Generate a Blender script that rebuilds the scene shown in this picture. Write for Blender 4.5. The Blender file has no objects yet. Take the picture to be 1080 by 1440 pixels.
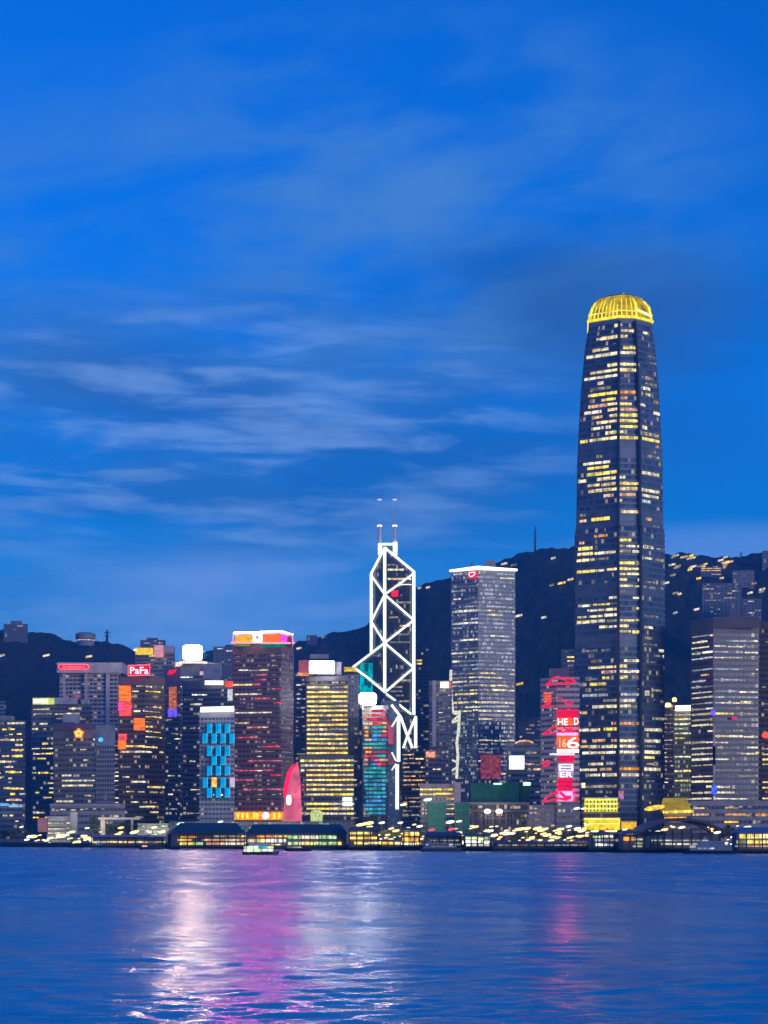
import bpy, math, random
from mathutils import Vector, noise as mnoise

S = bpy.context.scene
COL = S.collection
R = math.radians
# ------------------------------------------------------------------ camera
F, HOR, CH = 3040.0, 1170.0, 10.0        # focal length in photo pixels, horizon row, eye height
cd = bpy.data.cameras.new('camera')
cam = bpy.data.objects.new('camera', cd)
COL.objects.link(cam)
cam.location = (0, 0, CH)
cam.rotation_euler = (R(90), 0, 0)
cd.sensor_fit = 'VERTICAL'
cd.sensor_height = 36
cd.lens = 36 * F / 1440
cd.shift_y = (HOR - 720) / 1440
cd.clip_start = 1
cd.clip_end = 20000
S.camera = cam
# ------------------------------------------------------------------ colour management, sampling
S.view_settings.view_transform = 'Standard'
S.view_settings.look = 'None'
S.view_settings.exposure = 0.08
S.view_settings.gamma = 1
S.cycles.use_denoising = True
S.cycles.max_bounces = 5
S.cycles.glossy_bounces = 3
S.cycles.diffuse_bounces = 2
S.cycles.sample_clamp_indirect = 12
S.cycles.caustics_reflective = True
# ------------------------------------------------------------------ world: dusk sky with thin cloud
SUN_EL, SUN_ROT = R(3), R(140)
wd = bpy.data.worlds.new('World')
S.world = wd
wd.use_nodes = True
nt = wd.node_tree
nt.nodes.clear()


class G:
    """tiny node-graph helper"""
    def __init__(s, tree): s.t = tree
    def n(s, typ, props=None, **inp):
        nd = s.t.nodes.new(typ)
        for k, v in (props or {}).items(): setattr(nd, k, v)
        for k, v in inp.items():
            key = int(k[1:]) if k[0] == 'i' and k[1:].isdigit() else k.replace('_', ' ')
            s.set(nd.inputs[key], v)
        return nd
    def set(s, sock, v):
        if isinstance(v, bpy.types.NodeSocket): s.t.links.new(v, sock)
        elif isinstance(v, bpy.types.Node): s.t.links.new(v.outputs[0], sock)
        elif isinstance(v, tuple) and len(v) == 3 and sock.type == 'RGBA': sock.default_value = (*v, 1)
        else: sock.default_value = v
    def m(s, op, a, b=None, c=None, clamp=False):
        nd = s.t.nodes.new('ShaderNodeMath'); nd.operation = op; nd.use_clamp = clamp
        for i, v in enumerate((a, b, c)):
            if v is not None: s.set(nd.inputs[i], v)
        return nd.outputs[0]
    def mix(s, f, a, b, mode='MIX'):
        nd = s.t.nodes.new('ShaderNodeMix'); nd.data_type = 'RGBA'; nd.blend_type = mode
        s.set(nd.inputs[0], f); s.set(nd.inputs[6], a); s.set(nd.inputs[7], b)
        return nd.outputs[2]
    def rng(s, v, a, b, c, d, smooth=False):
        nd = s.t.nodes.new('ShaderNodeMapRange')
        if smooth: nd.interpolation_type = 'SMOOTHSTEP'
        for i, q in enumerate((v, a, b, c, d)): s.set(nd.inputs[i], q)
        return nd.outputs[0]
    def xyz(s, x, y, z):
        nd = s.t.nodes.new('ShaderNodeCombineXYZ')
        for i, q in enumerate((x, y, z)): s.set(nd.inputs[i], q)
        return nd.outputs[0]
    def noise(s, vec, scale, detail=4, rough=.5, dist=0):
        nd = s.n('ShaderNodeTexNoise', None, Vector=vec, Scale=scale, Detail=float(detail), Roughness=rough, Distortion=float(dist))
        return nd.outputs[0]


g = G(nt)
sky = nt.nodes.new('ShaderNodeTexSky')
sky.sky_type = 'NISHITA'
sky.sun_disc = False
sky.sun_elevation = SUN_EL
sky.sun_rotation = SUN_ROT
sky.air_density = 1.0
sky.dust_density = 0.3
sky.ozone_density = 4.0
tint = g.mix(1.0, sky.outputs[0], (.05, 2.05, 4.5), 'MULTIPLY')
tc = nt.nodes.new('ShaderNodeTexCoord')
sp_ = g.n('ShaderNodeSeparateXYZ', None, Vector=tc.outputs['Generated'])
dx, dy, dz = sp_.outputs
hyp = g.m('SQRT', g.m('ADD', g.m('MULTIPLY', dx, dx), g.m('MULTIPLY', dy, dy)))
el = g.m('DIVIDE', dz, g.m('MAXIMUM', hyp, .05))                  # tan of the elevation of a sky direction
az = g.m('ARCTAN2', dx, dy)                                       # compass bearing


def cloud_bank(a0, e0, ra, re):                                   # soft region of the sky a cloud bank fills
    u = g.m('DIVIDE', g.m('SUBTRACT', az, a0), ra)
    v = g.m('DIVIDE', g.m('SUBTRACT', el, e0), re)
    return g.rng(g.m('ADD', g.m('MULTIPLY', u, u), g.m('MULTIPLY', v, v)), 0.0, 1.0, 1.0, 0.0, True)


veil = g.noise(g.xyz(g.m('MULTIPLY', az, 9.0), g.m('ADD', g.m('MULTIPLY', el, 22.0), g.m('MULTIPLY', az, -3.0)), 3.4), 1.0, 6, .55, .25)
veil_m = g.m('MULTIPLY', g.rng(veil, .33, .66, 0.0, 1.0, True),
             g.m('MAXIMUM', g.m('MULTIPLY', cloud_bank(.01, .285, .20, .12), 1.15), g.m('MULTIPLY', cloud_bank(-.13, .20, .24, .18), .8)))
gloom = g.noise(g.xyz(g.m('MULTIPLY', az, 7.0), g.m('MULTIPLY', el, 24.0), 1.3), 1.0, 4, .5, .3)
gloom_m = g.m('MULTIPLY', g.rng(gloom, .30, .62, .25, 1.0, True),
              g.m('MAXIMUM', cloud_bank(.085, .235, .12, .055), g.m('MULTIPLY', cloud_bank(-.05, .19, .28, .075), .75)))
wv = g.xyz(g.m('MULTIPLY', az, 15.0), g.m('ADD', g.m('MULTIPLY', el, 80.0), g.m('MULTIPLY', az, 2.0)), 7.2)
wisp = g.noise(wv, 1.0, 6, .55, .3)
wisp_m = g.m('MULTIPLY', g.rng(wisp, .43, .70, 0.0, 1.0, True),
             g.m('MAXIMUM', cloud_bank(-.07, .178, .20, .085), g.m('MULTIPLY', cloud_bank(-.06, .095, .22, .04), .6)))
c1 = g.mix(g.m('MULTIPLY', veil_m, .85), tint, (.60, 2.35, 6.6))
c2 = g.mix(g.m('MULTIPLY', gloom_m, .72), c1, (.14, .90, 3.4))
pale_m = g.m('MULTIPLY', g.rng(veil, .30, .60, .35, 1.0, True), g.m('MAXIMUM', cloud_bank(-.075, .10, .10, .035), g.m('MULTIPLY', cloud_bank(.16, .125, .10, .02), .7)))
c2 = g.mix(g.m('MULTIPLY', pale_m, .6), c2, (2.5, 4.5, 10.0))
c3 = g.mix(g.m('MULTIPLY', g.rng(el, .05, .15, 1.0, 0.0, True), .62), c2, (1.1, 3.2, 9.0))
SKYCOL = g.mix(g.m('MULTIPLY', wisp_m, .60), c3, (2.3, 4.4, 9.0))
bg = g.n('ShaderNodeBackground', None, Color=SKYCOL, Strength=0.1)
nt.links.new(bg.outputs[0], nt.nodes.new('ShaderNodeOutputWorld').inputs[0])
# ------------------------------------------------------------------ the last glow of the sun, low behind the camera
sd = bpy.data.lights.new('sun', 'SUN')
sd.energy = 1.45
sd.angle = R(20)
sd.color = (1.0, .82, .80)
sun = bpy.data.objects.new('sun', sd)
COL.objects.link(sun)
sun_dir = Vector((math.cos(SUN_EL) * math.sin(SUN_ROT), math.cos(SUN_EL) * math.cos(SUN_ROT), math.sin(SUN_EL)))
sun.rotation_euler = sun_dir.to_track_quat('Z', 'Y').to_euler()
# ------------------------------------------------------------------ placing and mesh helpers
def X(px, d): return (px - 540) / F * d
def Z(py, d): return CH + (HOR - py) / F * d


def link(o, parent=None):
    COL.objects.link(o)
    if parent is not None: o.parent = parent
    return o


def tag(o, label=None, cat=None, group=None, kind=None):
    if label: o['label'] = label
    if cat: o['category'] = cat
    if group: o['group'] = group
    if kind: o['kind'] = kind
    return o


def empty(name, loc, label, cat, group=None):
    o = bpy.data.objects.new(name, None)
    o.location = loc
    o.empty_display_size = 2
    link(o)
    return tag(o, label, cat, group)


def mobj(name, v, f, mats, parent=None, mi=None, uv=None, smooth=False, origin=None):
    """one mesh object; vertices in world metres, moved into the parent's frame"""
    off = Vector(parent.location) if parent is not None and parent.type == 'EMPTY' else Vector(origin or (0, 0, 0))
    if parent is not None and parent.parent is not None: off = Vector(parent.parent.location)
    me = bpy.data.meshes.new(name)
    me.from_pydata([(a[0] - off.x, a[1] - off.y, a[2] - off.z) for a in v], [], f)
    for m_ in (mats if isinstance(mats, (list, tuple)) else [mats]): me.materials.append(m_)
    if mi: me.polygons.foreach_set('material_index', mi)
    if uv:
        l = me.uv_layers.new(name='UVMap')
        flat = [c for fc in uv for p in fc for c in p]
        l.data.foreach_set('uv', flat)
    if smooth: me.polygons.foreach_set('use_smooth', [True] * len(me.polygons))
    me.update()
    o = bpy.data.objects.new(name, me)
    if parent is None and origin: o.location = origin
    return link(o, parent)


BOXF = [(0, 3, 2, 1), (4, 5, 6, 7), (0, 1, 5, 4), (1, 2, 6, 5), (2, 3, 7, 6), (3, 0, 4, 7)]


class MB:
    """collects solids for one mesh"""
    def __init__(s): s.v = []; s.f = []
    def add(s, v, f):
        n = len(s.v); s.v += [tuple(p) for p in v]; s.f += [tuple(i + n for i in q) for q in f]; return s
    def box(s, x0, x1, y0, y1, z0, z1):
        return s.add([(x0, y0, z0), (x1, y0, z0), (x1, y1, z0), (x0, y1, z0), (x0, y0, z1), (x1, y0, z1), (x1, y1, z1), (x0, y1, z1)], BOXF)
    def pbox(s, px0, px1, py0, py1, d, t):                       # front face given in photo pixels at distance d, t metres deep
        return s.box(X(px0, d), X(px1, d), d, d + t, Z(py1, d), Z(py0, d))
    def tube(s, pts, r, n=6, closed=False):
        pts = [Vector(p) for p in pts]
        rs = r if isinstance(r, (list, tuple)) else [r] * len(pts)
        base = len(s.v)
        for i, p in enumerate(pts):
            a = pts[i - 1] if i or closed else p
            b = pts[(i + 1) % len(pts)] if i < len(pts) - 1 or closed else p
            t = (b - a).normalized()
            u = t.cross(Vector((0, 1, 0)))
            if u.length < .1: u = t.cross(Vector((1, 0, 0)))
            u.normalize(); w = t.cross(u)
            for k in range(n):
                an = 2 * math.pi * k / n
                s.v.append(tuple(p + rs[i] * (math.cos(an) * u + math.sin(an) * w)))
        m_ = len(pts)
        for i in range(m_ if closed else m_ - 1):
            j = (i + 1) % m_
            for k in range(n):
                q = (k + 1) % n
                s.f.append((base + i * n + k, base + i * n + q, base + j * n + q, base + j * n + k))
        if not closed:
            s.f.append(tuple(base + k for k in range(n - 1, -1, -1)))
            s.f.append(tuple(base + (m_ - 1) * n + k for k in range(n)))
        return s
    def lathe(s, c, prof, n=12):                                  # prof: (radius, z) from the bottom up
        base = len(s.v)
        for r, z in prof:
            for k in range(n):
                an = 2 * math.pi * k / n
                s.v.append((c[0] + r * math.cos(an), c[1] + r * math.sin(an), c[2] + z))
        for i in range(len(prof) - 1):
            for k in range(n):
                q = (k + 1) % n
                s.f.append((base + i * n + k, base + i * n + q, base + (i + 1) * n + q, base + (i + 1) * n + k))
        s.f.append(tuple(base + k for k in range(n - 1, -1, -1)))
        s.f.append(tuple(base + (len(prof) - 1) * n + k for k in range(n)))
        return s
    def slab(s, outline, y0, y1):                                 # outline of (x, z) points, pushed back from y0 to y1
        n = len(outline); base = len(s.v)
        s.v += [(x, y0, z) for x, z in outline] + [(x, y1, z) for x, z in outline]
        s.f.append(tuple(base + i for i in range(n)))
        s.f.append(tuple(base + n + i for i in range(n - 1, -1, -1)))
        for i in range(n):
            j = (i + 1) % n
            s.f.append((base + i, base + n + i, base + n + j, base + j))
        return s
    def make(s, name, mats, parent=None, smooth=False, origin=None):
        return mobj(name, s.v, s.f, mats, parent, smooth=smooth, origin=origin)


# ------------------------------------------------------------------ materials
MATS = {}


def new_mat(name):
    m_ = bpy.data.materials.new(name); m_.use_nodes = True
    t = m_.node_tree; t.nodes.clear()
    return m_, G(t), t.nodes.new('ShaderNodeOutputMaterial')


def plain(name, col, rough=.7, metal=0.0, var=.25, scale=.12):
    if name in MATS: return MATS[name]
    m_, q, out = new_mat(name)
    pos = q.n('ShaderNodeNewGeometry').outputs['Position']
    n1 = q.noise(pos, scale, 5, .6)
    n2 = q.noise(pos, scale * 7, 3, .6)
    k = q.m('ADD', q.rng(n1, .3, .7, 1 - var, 1 + var), q.rng(n2, .3, .7, -var * .4, var * .4))
    c = q.mix(1.0, (*col, 1), q.xyz(k, k, k), 'MULTIPLY')
    b = q.n('ShaderNodeBsdfPrincipled', None, Base_Color=c, Roughness=rough, Metallic=metal)
    q.set(out.inputs[0], b)
    MATS[name] = m_
    return m_


def glow(name, col, k, var=.45, scale=.3, sample=False, stretch=1.0, bay=0):
    """something that gives off light: lamp, lit window, screen"""
    if name in MATS: return MATS[name]
    m_, q, out = new_mat(name)
    pos = q.n('ShaderNodeNewGeometry').outputs['Position']
    if var:
        n1 = q.noise(q.n('ShaderNodeVectorMath', {'operation': 'MULTIPLY'}, i0=pos, i1=(1, 1, stretch)), scale, 2, .6)
        st = q.rng(n1, .34, .66, k * (1 - var), k * (1 + var))
        if bay:                                        # room by room: its own brightness, a thin mullion between bays
            s3 = q.n('ShaderNodeSeparateXYZ', None, Vector=pos)
            u = q.m('DIVIDE', q.m('ADD', s3.outputs[0], q.m('MULTIPLY', s3.outputs[1], .6)), bay)
            wn = q.n('ShaderNodeTexWhiteNoise', {'noise_dimensions': '2D'}, Vector=q.xyz(q.m('FLOOR', u), q.m('FLOOR', q.m('DIVIDE', s3.outputs[2], 3.9)), 0.0))
            st = q.m('MULTIPLY', st, q.m('MULTIPLY', q.rng(wn.outputs[0], 0, 1, .45, 1.35), q.rng(q.m('FRACT', u), .10, .22, .35, 1.0)))
    else: st = k
    e = q.n('ShaderNodeEmission', None, Color=(*col, 1), Strength=st)
    q.set(out.inputs[0], e)
    m_.cycles.emission_sampling = 'FRONT' if sample else 'NONE'
    MATS[name] = m_
    return m_


def curtain(name, col, rough=.22, bay=3.0, mull=.16, mcol=(.10, .10, .11), p=.10, lit=(1.0, .78, .42), k=.5, fh=4.0, metal=0.0):
    """window band: panes between mullions laid out on the UV in metres; here and there a dimly lit room"""
    if name in MATS: return MATS[name]
    m_, q, out = new_mat(name)
    uvn = q.n('ShaderNodeUVMap').outputs[0]
    s_ = q.n('ShaderNodeSeparateXYZ', None, Vector=uvn)
    u = q.m('DIVIDE', s_.outputs[0], bay); v = q.m('DIVIDE', s_.outputs[1], fh)
    fu = q.m('FRACT', u)
    ism = q.m('LESS_THAN', fu, mull)
    cell = q.n('ShaderNodeTexWhiteNoise', {'noise_dimensions': '2D'}, Vector=q.xyz(q.m('FLOOR', u), q.m('FLOOR', v), 0.0))
    r = cell.outputs[0]
    pane = q.mix(q.rng(r, 0, 1, 0, 1), tuple(c * .6 for c in col) + (1,), tuple(c * 1.5 for c in col) + (1,))
    base = q.mix(ism, pane, (*mcol, 1))
    patch = q.noise(q.xyz(q.m('MULTIPLY', s_.outputs[0], .06), q.m('MULTIPLY', s_.outputs[1], .05), 0.0), 1.0, 2)
    on = q.m('LESS_THAN', r, q.rng(patch, .35, .65, p * .2, p * 1.9))
    es = q.m('MULTIPLY', q.m('MULTIPLY', on, q.m('SUBTRACT', 1.0, ism)), q.rng(q.m('FRACT', q.m('MULTIPLY', r, 57.3)), 0, 1, k * .3, k * 1.4))
    b = q.n('ShaderNodeBsdfPrincipled', None, Base_Color=base, Roughness=q.m('ADD', rough, q.m('MULTIPLY', ism, .3)), Metallic=metal,
            Emission_Color=(*lit, 1), Emission_Strength=es)
    q.set(out.inputs[0], b)
    m_.cycles.emission_sampling = 'NONE'
    MATS[name] = m_
    return m_


WIN = {  # lit window strips, brightest first
    'gold': glow('lit_gold', (1.0, .62, .07), 1.62, .45, .35, bay=3.1),
    'yellow': glow('lit_yellow', (1.0, .74, .16), 1.37, .45, .35, bay=3.1),
    'warm': glow('lit_warm', (1.0, .76, .36), 1.23, .5, .35, bay=3.1),
    'pale': glow('lit_pale', (1.0, .87, .58), 1.10, .5, .35, bay=3.1),
    'white': glow('lit_white', (1.0, .95, .84), 1.49, .4, .35, bay=3.1),
    'cool': glow('lit_cool', (.74, .82, .92), 0.65, .5, .35, bay=3.1),
    'dim': glow('lit_dim', (.95, .80, .55), 0.39, .6, .35, bay=3.1),
    'grey': glow('lit_grey', (.70, .72, .76), 0.29, .6, .35, bay=3.1),
    'orange': glow('lit_orange', (1.0, .36, .05), 1.30, .5, .35, bay=3.1),
    'peach': glow('lit_peach', (1.0, .52, .28), 0.98, .5, .35, bay=3.1),
    'red': glow('lit_red', (1.0, .04, .05), 1.17, .5, .35, bay=3.1),
    'rose': glow('lit_rose', (1.0, .14, .22), 0.78, .5, .35, bay=3.1),
    'green': glow('lit_green', (.62, .95, .42), 1.04, .5, .35, bay=3.1),
    'teal': glow('lit_teal', (.03, .42, .44), 1.04, .4, .35, bay=3.1),
    'blue': glow('lit_blue', (.05, .35, .75), 1.04, .4, .35, bay=3.1),
    'amber': glow('lit_amber', (1.0, .45, .02), 1.56, .5, .35, bay=3.1),
}

# ------------------------------------------------------------------ buildings
def inset_poly(p, a):
    n = len(p); out = []
    for i in range(n):
        A, B, C_ = Vector(p[i - 1]), Vector(p[i]), Vector(p[(i + 1) % n])
        e1 = (B - A).normalized(); e2 = (C_ - B).normalized()
        n1 = Vector((-e1.y, e1.x)); n2 = Vector((-e2.y, e2.x))
        bis = (n1 + n2); k = a / max(.25, bis.length_squared / 2)
        out.append((B.x + bis.x * k, B.y + bis.y * k))
    return out


class Tower:
    """a building: footprint from its front corners (photo column, distance), storeys as real recessed window bands"""
    def __init__(s, name, label, cat, front, top, wall, glass, back=40, fh=4.0, sp=.45, inset=.45, base=3.0, group=None,
                 taper=None, blank=(), seed=1, header=0.0, foot=0.0):
        s.rnd = random.Random(seed); s.hv = (.5, .8)
        s.front = [(X(p, d), d) for p, d in front]
        yr, yl = s.front[-1][1] + back, s.front[0][1] + back
        s.poly = s.front + [(max(s.front[-1][0], X(front[-1][0], yr)) if s.front[-1][0] < 0 else s.front[-1][0], yr), (max(s.front[0][0], X(front[0][0], yl)), yl)]
        if s.front[-1][0] < 0: s.poly[-2] = (min(s.front[-1][0], X(front[-1][0], yr)), yr)
        s.d0 = min(d for p, d in front)
        s.z0, s.z1, s.fh, s.sp, s.inset = base, Z(top, s.d0), fh, sp, inset
        cx = sum(p[0] for p in s.poly) / len(s.poly); cy = sum(p[1] for p in s.poly) / len(s.poly)
        s.c = Vector((cx, cy)); s.taper = taper
        s.root = empty(name, (cx, s.d0, base), label, cat, group)
        s.wins = []
        n = len(s.poly)
        per = [0]
        for i in range(n): per.append(per[-1] + (Vector(s.poly[(i + 1) % n]) - Vector(s.poly[i])).length)
        V, Fc, MI, UV = [], [], [], []
        def ring(z, ins):
            k = s.scale(z)
            pp = [(s.c.x + (a - s.c.x) * k, s.c.y + (b - s.c.y) * k) for a, b in s.poly]
            if ins: pp = inset_poly(pp, ins)
            i0 = len(V); V.extend((a, b, z) for a, b in pp); return i0
        def span(a, b, mi, za, zb):
            for i in range(n):
                j = (i + 1) % n
                Fc.append((a + i, a + j, b + j, b + i)); MI.append(mi)
                UV.append([(per[i], za), (per[i + 1], za), (per[i + 1], zb), (per[i], zb)])
        nfl = max(1, int((s.z1 - header - base - foot) / fh))
        s.nfl, s.foot = nfl, foot
        zb = base
        cur = ring(zb, 0)
        if foot:
            nx = ring(zb + foot, 0); span(cur, nx, 0, zb, zb + foot); cur = nx; zb += foot
        for k in range(nfl):
            z = zb + k * fh
            zm = z - base
            isb = any(a <= k < b for a, b in blank)
            e = z + fh * (sp if not isb else .2)
            q1 = ring(e, 0); span(cur, q1, 0, zm, zm + fh * sp)
            q2 = ring(e, inset); span(q1, q2, 0, zm + fh * sp, zm + fh * sp)
            q3 = ring(z + fh, inset); span(q2, q3, 0 if isb else 1, zm + fh * sp, zm + fh * .999)
            q4 = ring(z + fh, 0); span(q3, q4, 0, zm + fh, zm + fh); cur = q4
        nx = ring(s.z1, 0); span(cur, nx, 0, zb - base + nfl * fh, s.z1 - base); cur = nx
        a = ring(s.z1, .7); span(cur, a, 0, 0, 0)
        b = ring(s.z1 - 1.2, .7); span(a, b, 0, 0, 0)
        Fc.append(tuple(b + i for i in range(n))); MI.append(0); UV.append([(0, 0)] * n)
        s.body = mobj('facade', V, Fc, [wall, glass], s.root, MI, UV)

    def scale(s, z):
        if not s.taper: return 1.0
        t = s.taper
        if z <= t[0][0]: return t[0][1]
        for (a, ka), (b, kb) in zip(t, t[1:]):
            if z <= b: return ka + (kb - ka) * (z - a) / (b - a)
        return t[-1][1]

    def at(s, px, z):
        """where the ray of photo column px meets the front at height z: (face, fraction)"""
        k = (px - 540) / F; sc = s.scale(z)
        fr = [(s.c.x + (a - s.c.x) * sc, s.c.y + (b - s.c.y) * sc) for a, b in s.front]
        for i in range(len(fr) - 1):
            A, B = fr[i], fr[i + 1]
            den = (B[0] - A[0]) - k * (B[1] - A[1])
            if abs(den) < 1e-6: continue
            t = (k * A[1] - A[0]) / den
            if -1e-4 <= t <= 1 + 1e-4: return i, min(1, max(0, t)), A, B
        return None

    def strip(s, px0, px1, fl, mat, h=.8, y=.1):
        if fl < 0 or fl >= s.nfl or px1 - px0 < .6: return
        z = s.z0 + s.foot + fl * s.fh
        zl = z + s.fh * s.sp + s.fh * (1 - s.sp) * y
        hv = s.rnd.uniform(*s.hv); zl += s.fh * (1 - s.sp) * h * (1 - hv) * s.rnd.random()
        zh = zl + s.fh * (1 - s.sp) * min(h, .97 - y) * hv
        p = s.at(px0, zl); r = s.at(px1, zl)
        if not p or not r: return
        if p[0] != r[0]:
            mid = None
            B = p[3]; pm = B[0] / B[1] * F + 540
            s.strip(px0, pm - .6, fl, mat, h, y); 
            if p[0] + 1 == r[0]: s.strip(pm + .6, px1, fl, mat, h, y)
            return
        A, B = Vector(p[2]), Vector(p[3]); e = (B - A); L = e.length; e.normalize(); nrm = Vector((e.y, -e.x))
        pa = A + e * max(.3, p[1] * L); pb = A + e * min(L - .3, r[1] * L)
        if (pb - pa).length < .4: return
        o0 = -s.inset + .14; o1 = -s.inset - .1
        q = [pa + nrm * o0, pb + nrm * o0, pb + nrm * o1, pa + nrm * o1]
        v = [(w.x, w.y, zl) for w in q] + [(w.x, w.y, zh) for w in q]
        s.wins.append(((pb - pa).length * (zh - zl), v, mat))

    def floor_of(s, py, d=None):
        z = Z(py, d or s.d0)
        return int((z - s.z0 - s.foot) / s.fh)

    def zone(s, px0, px1, py0, py1, dens, pal, ln=(4, 14), gap=(2, 12), h=.8, miss=.15):
        f0, f1 = s.floor_of(py1), s.floor_of(py0)
        keys, wts = list(pal), list(pal.values())
        for fl in range(max(0, f0), min(s.nfl, f1 + 1)):
            if s.rnd.random() < miss: continue
            busy = dens * s.rnd.uniform(.55, 1.35)
            p = px0 + s.rnd.uniform(0, gap[1]) * (1 - min(1, dens))
            while p < px1 - 1:
                L = s.rnd.uniform(*ln)
                if s.rnd.random() < busy:
                    m_ = s.rnd.choices(keys, wts)[0]
                    s.strip(p, min(px1, p + L), fl, WIN[m_], h * s.rnd.uniform(.7, 1.1), s.rnd.uniform(.05, .2))
                p += L + s.rnd.uniform(*gap) * .5
        return s

    def rows(s, lst, z=None, y0=0, x0=0, k=1.0, kx=None):
        """strips read off the photograph: (column from, column to, row, kind)"""
        for a, b, y, m_ in lst: s.strip(x0 + a * k, x0 + b * k, s.floor_of(y0 + y * k), WIN[m_], .85)
        return s

    def done(s, most=100):
        ws = sorted(s.wins, key=lambda w: -w[0])
        for ar, v, m_ in ws[:most]: mobj('lit_window', v, BOXF, m_, s.root)
        if ws[most:]:
            V, Fc, MI, ms = [], [], [], []
            for ar, v, m_ in ws[most:]:
                if m_ not in ms: ms.append(m_)
                n = len(V); V += v; Fc += [tuple(i + n for i in f) for f in BOXF]; MI += [ms.index(m_)] * 6
            tag(mobj('small_lit_windows', V, Fc, ms, s.root, MI), kind='stuff')
        return s

    def part(s, name, mb, mat): return mb.make(name, mat, s.root)

    def panel(s, name, px0, px1, py0, py1, mat, t=1.2, d=None, gap=.3):
        """box standing just proud of the front, given in photo pixels"""
        d = (d or s.d0) - t - gap
        return MB().pbox(px0, px1, py0, py1, d, t).make(name, mat, s.root)

    def penthouse(s, px0, px1, py, mat, dback=6, depth=18, name='plant_room'):
        d = s.d0 + dback
        return MB().box(X(px0, d), X(px1, d), d, d + depth, s.z1 - 1.1, Z(py, d)).make(name, mat, s.root)


def text_mesh(txt, px0, px1, py0, py1, d, mat, parent, name='lettering', t=.5, shear=0.0):
    c = bpy.data.curves.new(name, 'FONT'); c.body = txt; c.extrude = t / 2; c.resolution_u = 2; c.shear = shear
    o = bpy.data.objects.new(name, c); COL.objects.link(o)
    dg = bpy.context.evaluated_depsgraph_get()
    me = bpy.data.meshes.new_from_object(o.evaluated_get(dg))
    vs = [v.co.copy() for v in me.vertices]
    fs = [tuple(p.vertices) for p in me.polygons]
    bpy.data.objects.remove(o); bpy.data.curves.remove(c); bpy.data.meshes.remove(me)
    xa, xb = min(v.x for v in vs), max(v.x for v in vs); ya, yb = min(v.y for v in vs), max(v.y for v in vs)
    x0, x1, z0, z1 = X(px0, d), X(px1, d), Z(py1, d), Z(py0, d)
    out = [(x0 + (v.x - xa) / (xb - xa) * (x1 - x0), d - v.z, z0 + (v.y - ya) / (yb - ya) * (z1 - z0)) for v in vs]
    return mobj(name, out, fs, mat, parent)


# ------------------------------------------------------------------ ground, water, hills
def shore(px): return CH * F / (1191 + 9 * px / 1080 - HOR)


edge = [(X(p, shore(max(-200, min(1400, p)))), shore(max(-200, min(1400, p)))) for p in range(-1500, 2700, 60)]
v = [(a, b, 3.0) for a, b in edge] + [(max(-4000, min(4000, a * 6)), 5200, 3.0) for a, b in edge] + [(a, b, -3.0) for a, b in edge]
n_ = len(edge)
f = [(i, i + 1, n_ + i + 1, n_ + i) for i in range(n_ - 1)] + [(2 * n_ + i, 2 * n_ + i + 1, i + 1, i) for i in range(n_ - 1)]
tag(mobj('ground', v, f, plain('paving_dark', (.07, .07, .075), .8)), kind='structure')

wm_, q, out = new_mat('sea_water')
pos = q.n('ShaderNodeNewGeometry').outputs['Position']
sp3 = q.n('ShaderNodeSeparateXYZ', None, Vector=pos)
def wnoise(sx, sy, det, dist=0.0, off=0.0):
    return q.noise(q.xyz(q.m('MULTIPLY', sp3.outputs[0], sx), q.m('ADD', q.m('MULTIPLY', sp3.outputs[1], sy), q.m('MULTIPLY', sp3.outputs[0], sx * .35)), off), 1.0, det, .6, dist)
h1 = wnoise(.16, .30, 2, .3)            # chop
h2 = wnoise(.62, 1.05, 3, .4, 4.0)      # wavelets
h3 = wnoise(2.4, 3.4, 2, .2, 9.0)       # ripples
gust = q.rng(wnoise(.012, .03, 3, .3, 2.0), .35, .65, .75, 1.25)
far = q.rng(sp3.outputs[1], 120, 520, 0.0, 1.0, True)     # mid-harbour is choppier than the lee of the promenade
h0 = q.m('ADD', q.m('MULTIPLY', wnoise(.14, .055, 3, .2, 6.0), 1.5), q.m('MULTIPLY', wnoise(.38, .15, 3, .2, 8.0), .75))
hh = q.m('MULTIPLY', q.m('ADD', q.m('ADD', q.m('MULTIPLY', h1, q.rng(far, 0, 1, .3, .6)), q.m('MULTIPLY', h2, q.rng(far, 0, 1, .15, .2))), q.m('ADD', q.m('MULTIPLY', h3, .07), q.m('MULTIPLY', h0, far))), gust)
bump = q.n('ShaderNodeBump', None, Height=hh, Strength=1.0, Distance=1.0)
b = q.n('ShaderNodeBsdfPrincipled', None, Base_Color=(.0, .47, .64, 1), Roughness=q.m('MULTIPLY', q.rng(far, 0, 1, .18, .33), q.rng(wnoise(.08, .034, 4, .4, 13.0), .35, .65, .62, 1.3)), IOR=1.36, Normal=bump)
q.set(out.inputs[0], b)
def chop(x, y, dy):
    """height of the harbour chop; waves shorter than the local grid are left to the bump"""
    h = 0.0
    for wl, am, ox in ((12.0, .10, 0.0), (5.6, .15, 31.0), (2.8, .19, 77.0), (1.5, .16, 5.0), (.8, .085, 12.0)):
        k = min(1.0, max(0.0, wl / (2.2 * dy) - 1.0))
        if k: h += am * k * mnoise.noise(((x * .62 + y * .12) / wl + ox, (y - x * .2) / wl, ox))
    return h


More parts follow.
